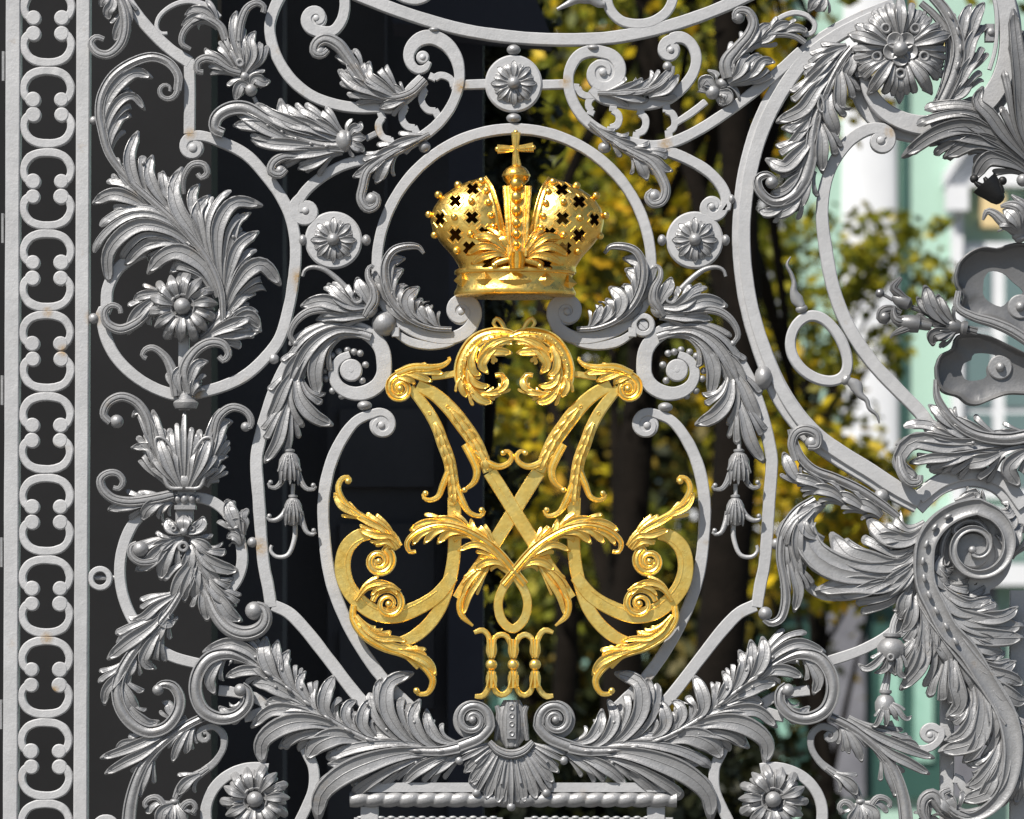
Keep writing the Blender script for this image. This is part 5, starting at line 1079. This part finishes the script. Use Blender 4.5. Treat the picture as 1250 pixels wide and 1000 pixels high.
M_YEL = leaf_mat('autumn_yellow_leaves', [(0, (.03, .04, .005)), (.35, (.13, .125, .008)), (.6, (.42, .34, .012)), (.85, (.62, .42, .014)), (1, (.5, .26, .015))])
M_OLI = leaf_mat('olive_leaves', [(0, (.045, .06, .008)), (.4, (.14, .155, .012)), (.75, (.26, .25, .016)), (1, (.42, .34, .02))])
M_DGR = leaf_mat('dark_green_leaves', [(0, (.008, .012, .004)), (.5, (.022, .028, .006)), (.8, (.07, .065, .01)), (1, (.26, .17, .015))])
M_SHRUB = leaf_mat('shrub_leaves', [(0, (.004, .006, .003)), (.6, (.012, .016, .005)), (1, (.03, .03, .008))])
G_ = MB(); G_.add([(-900, -300, 0), (900, -300, 0), (900, 1200, 0), (-900, 1200, 0)], [(0, 1, 2, 3)]); g_ = G_.build('ground', M_GROUND, None, world=True); tag(g_, kind='structure')
def wpart(M, name, m, parent, sharp=30, smooth=False):
    o = M.build(name, m, None, sharp, world=True, smooth=smooth); o.parent = parent; o.matrix_parent_inverse = Matrix.Translation(-parent.location); return o
def at(px, py, Y):              # a point Y metres behind the gate that shows at this place of the photo
    k = (CAMD0 + Y) / CAMD0; return ((px - 625) * SC * k, 1.7 + (ZC + (500 - py) * SC - 1.7) * k)
CAMD0 = 12.0
# ---- shaded guard house close behind the left of the gate
gh = empty('guard_house', (-2, 4, 0)); tag(gh, 'dark charcoal guard house in shade close behind the left half of the gate', 'guard house')
def slab(px0, px1, Y, m, name, thick=.3, z1=6.2, z0=0.0):
    M = MB(); wbox(M, at(px0, 0, Y)[0], at(px1, 0, Y)[0], Y, Y + thick, z0, z1); return wpart(M, name, m, gh)
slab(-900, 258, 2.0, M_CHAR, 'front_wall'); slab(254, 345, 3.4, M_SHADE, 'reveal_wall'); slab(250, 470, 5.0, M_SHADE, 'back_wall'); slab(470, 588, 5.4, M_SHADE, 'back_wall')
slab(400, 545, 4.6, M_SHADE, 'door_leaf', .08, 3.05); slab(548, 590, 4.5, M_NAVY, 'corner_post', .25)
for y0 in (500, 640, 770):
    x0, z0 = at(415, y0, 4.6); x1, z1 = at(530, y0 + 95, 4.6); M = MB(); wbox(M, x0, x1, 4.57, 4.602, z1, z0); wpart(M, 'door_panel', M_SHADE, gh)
M = MB(); x1 = at(640, 0, 1.6)[0]; wbox(M, -4.2, x1 + .15, 1.4, 6.4, 5.6, 6.1); wpart(M, 'added_shade_roof', M_CHAR, gh)  # unseen roof, added to keep the rear walls in shade
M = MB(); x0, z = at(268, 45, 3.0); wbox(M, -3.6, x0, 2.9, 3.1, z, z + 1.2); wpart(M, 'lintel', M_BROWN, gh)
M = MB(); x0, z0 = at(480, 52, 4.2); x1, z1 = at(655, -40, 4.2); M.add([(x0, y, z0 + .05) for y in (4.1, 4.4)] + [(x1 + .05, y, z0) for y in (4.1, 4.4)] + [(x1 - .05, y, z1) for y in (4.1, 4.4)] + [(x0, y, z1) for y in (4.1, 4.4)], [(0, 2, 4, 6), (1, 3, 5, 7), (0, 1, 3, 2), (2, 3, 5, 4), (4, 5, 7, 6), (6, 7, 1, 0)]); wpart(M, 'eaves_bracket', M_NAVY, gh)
# ---- palace across the square
PY = 62.0
pal = empty('palace', (8, PY, 0)); tag(pal, 'pale green and white baroque palace front with tall windows far behind the gate', 'palace')
def pbox(px0, px1, py0, py1, out, name, m, thick=.5):
    x0, z1 = at(px0, py0, PY); x1, z0 = at(px1, py1, PY); M = MB(); wbox(M, x0, x1, PY - out, PY - out + thick, max(0, z0), z1); return wpart(M, name, m, pal)
M = MB(); wbox(M, -60, 70, PY, PY + 10, 0, 22); wpart(M, 'wall', M_GREEN, pal)
M = MB(); wbox(M, -60.2, 70.2, PY - .5, PY + 10.3, 22, 23); wpart(M, 'cornice', M_WHITE, pal)
for c in (320, 560, 700, 925, 1062, 1420, 1560):     # half columns with bases and capitals
    x, z = at(c, 0, PY); M = MB()
    R = []
    for zz, r in ((5.2, .62), (5.35, .62), (5.4, .5), (5.7, .46), (11.0, .42), (16, .38), (16.2, .5), (17, .62), (17.3, .62)):
        R.append([(x + r * math.cos(a), PY - .02 + r * .32 * math.sin(a), zz) for a in np.linspace(0, 2 * PI, 28, endpoint=False)])
    loft(M, R); wbox(M, x - .72, x + .72, PY - .7, PY + .2, 4.95, 5.2); wpart(M, 'half_column', M_WHITE, pal, 40, True)
    M = MB(); wbox(M, x + .46, x + .55, PY - .1, PY + .05, 4.9, 18); wpart(M, 'downpipe', M_TEAL, pal)
def window(c, y0, y1):
    f = pbox(c - 42, c + 42, y0 - 8, y1 + 8, .22, 'window', M_WHITE)
    for a, b in ((c - 37, c - 8), (c + 8, c + 37)):
        x0, z1 = at(a, y0, PY); x1, z0 = at(b, y1, PY)
        for k in range(3):
            M = MB(); wbox(M, x0, x1, PY - .26, PY - .2, z0 + (z1 - z0) * k / 3 + .05, z0 + (z1 - z0) * (k + 1) / 3 - .05); o = M.build('pane', M_GLASS, None, world=True, smooth=False); o.parent = f
for c in (1216, 1500, 812, 440):
    window(c, 306, 600); pbox(c - 56, c - 43, 262, 620, .36, 'window_jamb', M_WHITE); pbox(c + 43, c + 56, 262, 620, .36, 'window_jamb', M_WHITE)
    pbox(c - 64, c - 38, 232, 262, .6, 'console', M_WHITE); pbox(c + 38, c + 64, 232, 262, .6, 'console', M_WHITE); pbox(c - 20, c + 8, 240, 280, .33, 'keystone_panel', M_OCHRE)
    x0, z0 = at(c - 66, 230, PY); x1, _ = at(c + 66, 230, PY); xm = (x0 + x1) / 2
    for nm, y_, m_, thk in (('pediment', PY - .5, M_WHITE, .16), ('pediment_panel', PY - .3, M_WHITE, 0)):
        q = cr(np.array([[x0, z0], [x0 + .3, z0 + .45], [xm, z0 + .95], [x1 - .3, z0 + .45], [x1, z0]]), 24); M = MB()
        if thk: loft(M, [[(a, y_, b), (a, PY + .1, b), (a, PY + .1, b + .2), (a, y_, b + .2)] for a, b in q])
        else: loft(M, [[(a, y_, b) for a, b in q], [(a, PY + .1, b) for a, b in q]])
        wpart(M, nm, m_, pal)
    pbox(c + 6, c + 40, 96, 120, .2, 'stucco_panel', M_OCHRE); pbox(c - 66, c + 66, 130, 150, .35, 'sill', M_WHITE); pbox(c - 66, c + 66, 622, 646, .45, 'sill', M_WHITE)
pbox(-2500, 3200, 690, 716, .5, 'string_course', M_WHITE)
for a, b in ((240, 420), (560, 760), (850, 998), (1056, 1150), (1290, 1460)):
    pbox(a, b, 740, 975, .12, 'wall_shade_panel', M_TEAL)  # green wall in tree shade, painted as dark panels
    for f_ in (.3, .72): k_ = a + (b - a) * f_; pbox(k_ - 9, k_ + 14, 800, 930, .18, 'reflection_patch', M_REFLECT)  # pale green patches painted in as glass reflections
for a in (1000, 1160): pbox(a, a + 54, 716, 975, .3, 'pier', M_STONE)
# ---- trees
def make_tree(name, x, y, h, trunk_r, crown, n, m, lsize, seed, lean=0.0, limbs=9, clump=90, csz=.26, label=None, cat='tree', group=None):
    "crown: list of ellipsoids (dx, dy, z, rx, ry, rz, share)"
    r = np.random.default_rng(seed); t = empty(name, (x, y, 0)); tag(t, label, cat, group)
    M = MB(); zz = np.linspace(0, h * .9, 12); bx = x + lean * zz + .12 * np.sin(zz * .8 + seed); by = y + .1 * np.cos(zz * .7 + seed)
    R = []
    for i, z in enumerate(zz):
        rr = trunk_r * (1.35 if i == 0 else 1) * (1 - .75 * i / 11); R.append([(bx[i] + rr * math.cos(a) * (1 + .08 * math.sin(3 * a + i)), by[i] + rr * math.sin(a), z) for a in np.linspace(0, 2 * PI, 10, endpoint=False)])
    loft(M, R)
    ends = []
    for k in range(limbs):
        e = crown[k % len(crown)]; i = int(r.uniform(3, 10)); p0 = np.array([bx[i], by[i], zz[i]])
        p2 = np.array([x + e[0], y + e[1], e[2]]) + r.uniform(-.6, .6, 3) * np.array(e[3:6]); p1 = (p0 + p2) / 2 + np.array([0, 0, .12 * np.linalg.norm(p2 - p0)])
        pts = [(1 - s) ** 2 * p0 + 2 * s * (1 - s) * p1 + s * s * p2 for s in np.linspace(0, 1, 7)]; R = []
        for j, p in enumerate(pts):
            rr = trunk_r * .38 * (1 - .85 * j / 6); R.append([(p[0] + rr * math.cos(a), p[1] + rr * .7 * math.sin(a), p[2] + rr * .6 * math.sin(a)) for a in np.linspace(0, 2 * PI, 6, endpoint=False)])
        loft(M, R); ends += pts[3:]
    wpart(M, 'trunk', M_BARK, t, 60, True)
    V_ = []; F_ = []
    tot = sum(e[6] for e in crown)
    for e in crown:
        nc = max(3, int(n * e[6] / tot / clump))
        for _ in range(nc):
            d = r.normal(0, 1, 3); d /= np.linalg.norm(d); c = np.array([x + e[0], y + e[1], e[2]]) + d * np.array(e[3:6]) * r.uniform(.25, 1.0) ** .6
            cs = r.uniform(.5, 1.25) * np.mean(e[3:6]) * csz
            P0 = c + r.normal(0, 1, (clump, 3)) * cs * np.array([1, 1, .6]); u = r.normal(0, 1, (clump, 3)); u /= np.linalg.norm(u, axis=1)[:, None]
            w_ = np.cross(u, r.normal(0, 1, (clump, 3))); w_ /= np.linalg.norm(w_, axis=1)[:, None]; s = lsize * r.uniform(.6, 1.3, clump)[:, None]
            q = np.stack([P0 - u * s, P0 + w_ * s * .55, P0 + u * s, P0 - w_ * s * .55], 1); o = len(V_)
            V_.extend(map(tuple, q.reshape(-1, 3))); F_.extend([(o + 4 * i, o + 4 * i + 1, o + 4 * i + 2, o + 4 * i + 3) for i in range(clump)])
    me = bpy.data.meshes.new('crown'); me.from_pydata(V_, [], F_); me.materials.append(m); o = bpy.data.objects.new('crown', me); COL.objects.link(o); o.parent = t; o.matrix_parent_inverse = Matrix.Translation(-t.location)
    return t
def X(px, Y): return at(px, 500, Y)[0]
def Z(py, Y): return at(625, py, Y)[1]
GRP = 'autumn trees behind the gate'
make_tree('autumn_tree', X(778, 24), 24, 11, .19, [(-.7, 1.2, Z(330, 24), .9, 1.3, .7, 1.3), (.55, 2, Z(90, 24), 1.0, 1.2, .7, 1.5), (-1.0, 1.5, Z(560, 24), .8, 1.2, .9, 1.8), (.8, 1.4, Z(400, 24), .6, 1, .5, .8), (0, 0, 8.5, 3, 2.5, 1.5, 2)], 4300, M_YEL, .07, 3, label='yellow autumn tree on a slim black trunk seen just right of the crown', group=GRP)
make_tree('autumn_tree', X(882, 21), 21, 11, .21, [(.5, 2.4, Z(90, 23), .6, 1.0, .5, 1), (-.45, 2.2, Z(300, 23), .5, 1, .6, 1), (.7, 2.2, Z(620, 23), .6, 1, .7, 1.3), (0, .5, 8, 3, 2, 1.4, 2)], 3700, M_YEL, .07, 4, .004, label='yellow autumn tree on a thick black trunk behind the right edge of the oval frame', group=GRP)
make_tree('olive_tree', X(690, 30), 30, 12, .13, [(-.2, 1, Z(420, 30), .9, 1.3, .7, 1.6), (.2, .5, Z(200, 30), 1.3, 1.5, .9, 2), (-.1, 1, Z(680, 30), 1.2, 1.4, .7, 1.5), (.7, 1, Z(30, 30), 1.4, 1.4, .7, 1.5)], 4600, M_OLI, .08, 5, -.03, label='olive green tree with a leaning grey limb behind the monogram', group=GRP)
make_tree('olive_tree', X(985, 40), 40, 7.8, .10, [(.15, 0, Z(330, 40), 1.0, 1, .75, 1.5), (-.45, 0, Z(430, 40), 1.0, 1.2, .7, 1.5), (1.0, -.4, Z(345, 40), .8, .9, .35, .8), (-.2, 0, Z(530, 40), 1.0, 1.2, .5, 1), (-.6, .3, Z(230, 40), .6, 1, .8, 1.0), (.7, 0, Z(430, 40), .6, .8, .35, .5), (.7, -.2, Z(285, 40), .8, .6, .25, .45)], 3000, M_OLI, .08, 6, clump=18, limbs=18, csz=.17, label='small olive and yellow tree with open branches in front of the palace columns', group=GRP)
make_tree('autumn_tree', X(1010, 36), 36, 5, .10, [(-.5, 0, Z(640, 36), .8, 1.0, .6, 1.4), (.5, 0, Z(680, 36), .9, 1.0, .5, 1.2), (-.2, 0, Z(560, 36), .6, 1, .3, .6)], 2100, M_YEL, .08, 8, clump=40, label='low bright yellow tree behind the large curling leaf on the right', group=GRP)
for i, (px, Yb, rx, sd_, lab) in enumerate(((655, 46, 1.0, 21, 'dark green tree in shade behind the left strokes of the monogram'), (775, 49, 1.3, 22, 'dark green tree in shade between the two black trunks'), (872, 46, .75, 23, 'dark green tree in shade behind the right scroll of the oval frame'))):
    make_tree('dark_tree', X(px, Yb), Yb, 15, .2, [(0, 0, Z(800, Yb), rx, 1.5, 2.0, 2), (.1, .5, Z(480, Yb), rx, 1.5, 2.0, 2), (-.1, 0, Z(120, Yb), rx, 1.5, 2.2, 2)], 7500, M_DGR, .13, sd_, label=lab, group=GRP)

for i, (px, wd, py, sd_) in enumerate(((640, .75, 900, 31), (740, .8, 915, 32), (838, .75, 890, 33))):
    Yb = 14.0 + i; make_tree('dark_shrub', X(px, Yb), Yb, 1.2, .05, [(0, 0, Z(980, Yb) - .1, wd, .6, Z(py, Yb) - Z(980, Yb) + .1, 1)], 3200, M_SHRUB, .06, sd_, clump=60, label=('dark shrub in shade right beside the guard house', 'dark shrub in shade behind the fluted shell', 'dark shrub in shade left of the teal shade panel')[i], cat='shrub', group='dark shrubs behind the foot of the gate')

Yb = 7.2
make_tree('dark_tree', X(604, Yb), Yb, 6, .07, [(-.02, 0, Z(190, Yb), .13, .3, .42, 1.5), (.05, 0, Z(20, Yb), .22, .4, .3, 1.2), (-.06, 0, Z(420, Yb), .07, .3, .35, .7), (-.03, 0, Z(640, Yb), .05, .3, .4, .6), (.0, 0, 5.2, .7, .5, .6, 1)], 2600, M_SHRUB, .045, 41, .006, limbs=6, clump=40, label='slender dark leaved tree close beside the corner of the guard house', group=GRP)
# =================================================================== CAMERA, SUN, SKY
cam = bpy.data.cameras.new('camera'); co = bpy.data.objects.new('camera', cam); COL.objects.link(co)
CAMD = 12.0; CZ = 1.7
co.location = (0, -CAMD, CZ); co.rotation_euler = (PI / 2, 0, 0)
cam.sensor_width = 36; cam.lens = 36 * CAMD / 2.5; cam.shift_y = (ZC - CZ) / 2.5
cam.clip_start = .5; cam.clip_end = 3000
cam.dof.use_dof = True; cam.dof.focus_distance = CAMD; cam.dof.aperture_fstop = 6.0; cam.dof.aperture_blades = 9
scene.camera = co
w = bpy.data.worlds.new('World'); scene.world = w; w.use_nodes = True; nt = w.node_tree
sky = nt.nodes.new('ShaderNodeTexSky'); sky.sky_type = 'NISHITA'; sky.sun_disc = False
SUN_EL = math.radians(50); SUN_AZ = math.radians(-36)    # from the left of the gate's normal, on the viewer's side
sd = Vector((math.sin(SUN_AZ) * math.cos(SUN_EL), -math.cos(SUN_AZ) * math.cos(SUN_EL), math.sin(SUN_EL)))
sky.sun_elevation = SUN_EL; sky.sun_rotation = math.atan2(sd.x, sd.y)
nt.links.new(sky.outputs[0], nt.nodes['Background'].inputs['Color']); nt.nodes['Background'].inputs['Strength'].default_value = .058
l = bpy.data.lights.new('sun', 'SUN'); l.energy = 5.0; l.angle = math.radians(.5); l.color = (1, .955, .89)
lo = bpy.data.objects.new('sun', l); COL.objects.link(lo); lo.rotation_euler = sd.to_track_quat('Z', 'Y').to_euler(); lo.location = sd * 30
scene.view_settings.view_transform = 'Standard'; scene.view_settings.look = 'None'; scene.view_settings.gamma = 1; scene.view_settings.exposure = .42
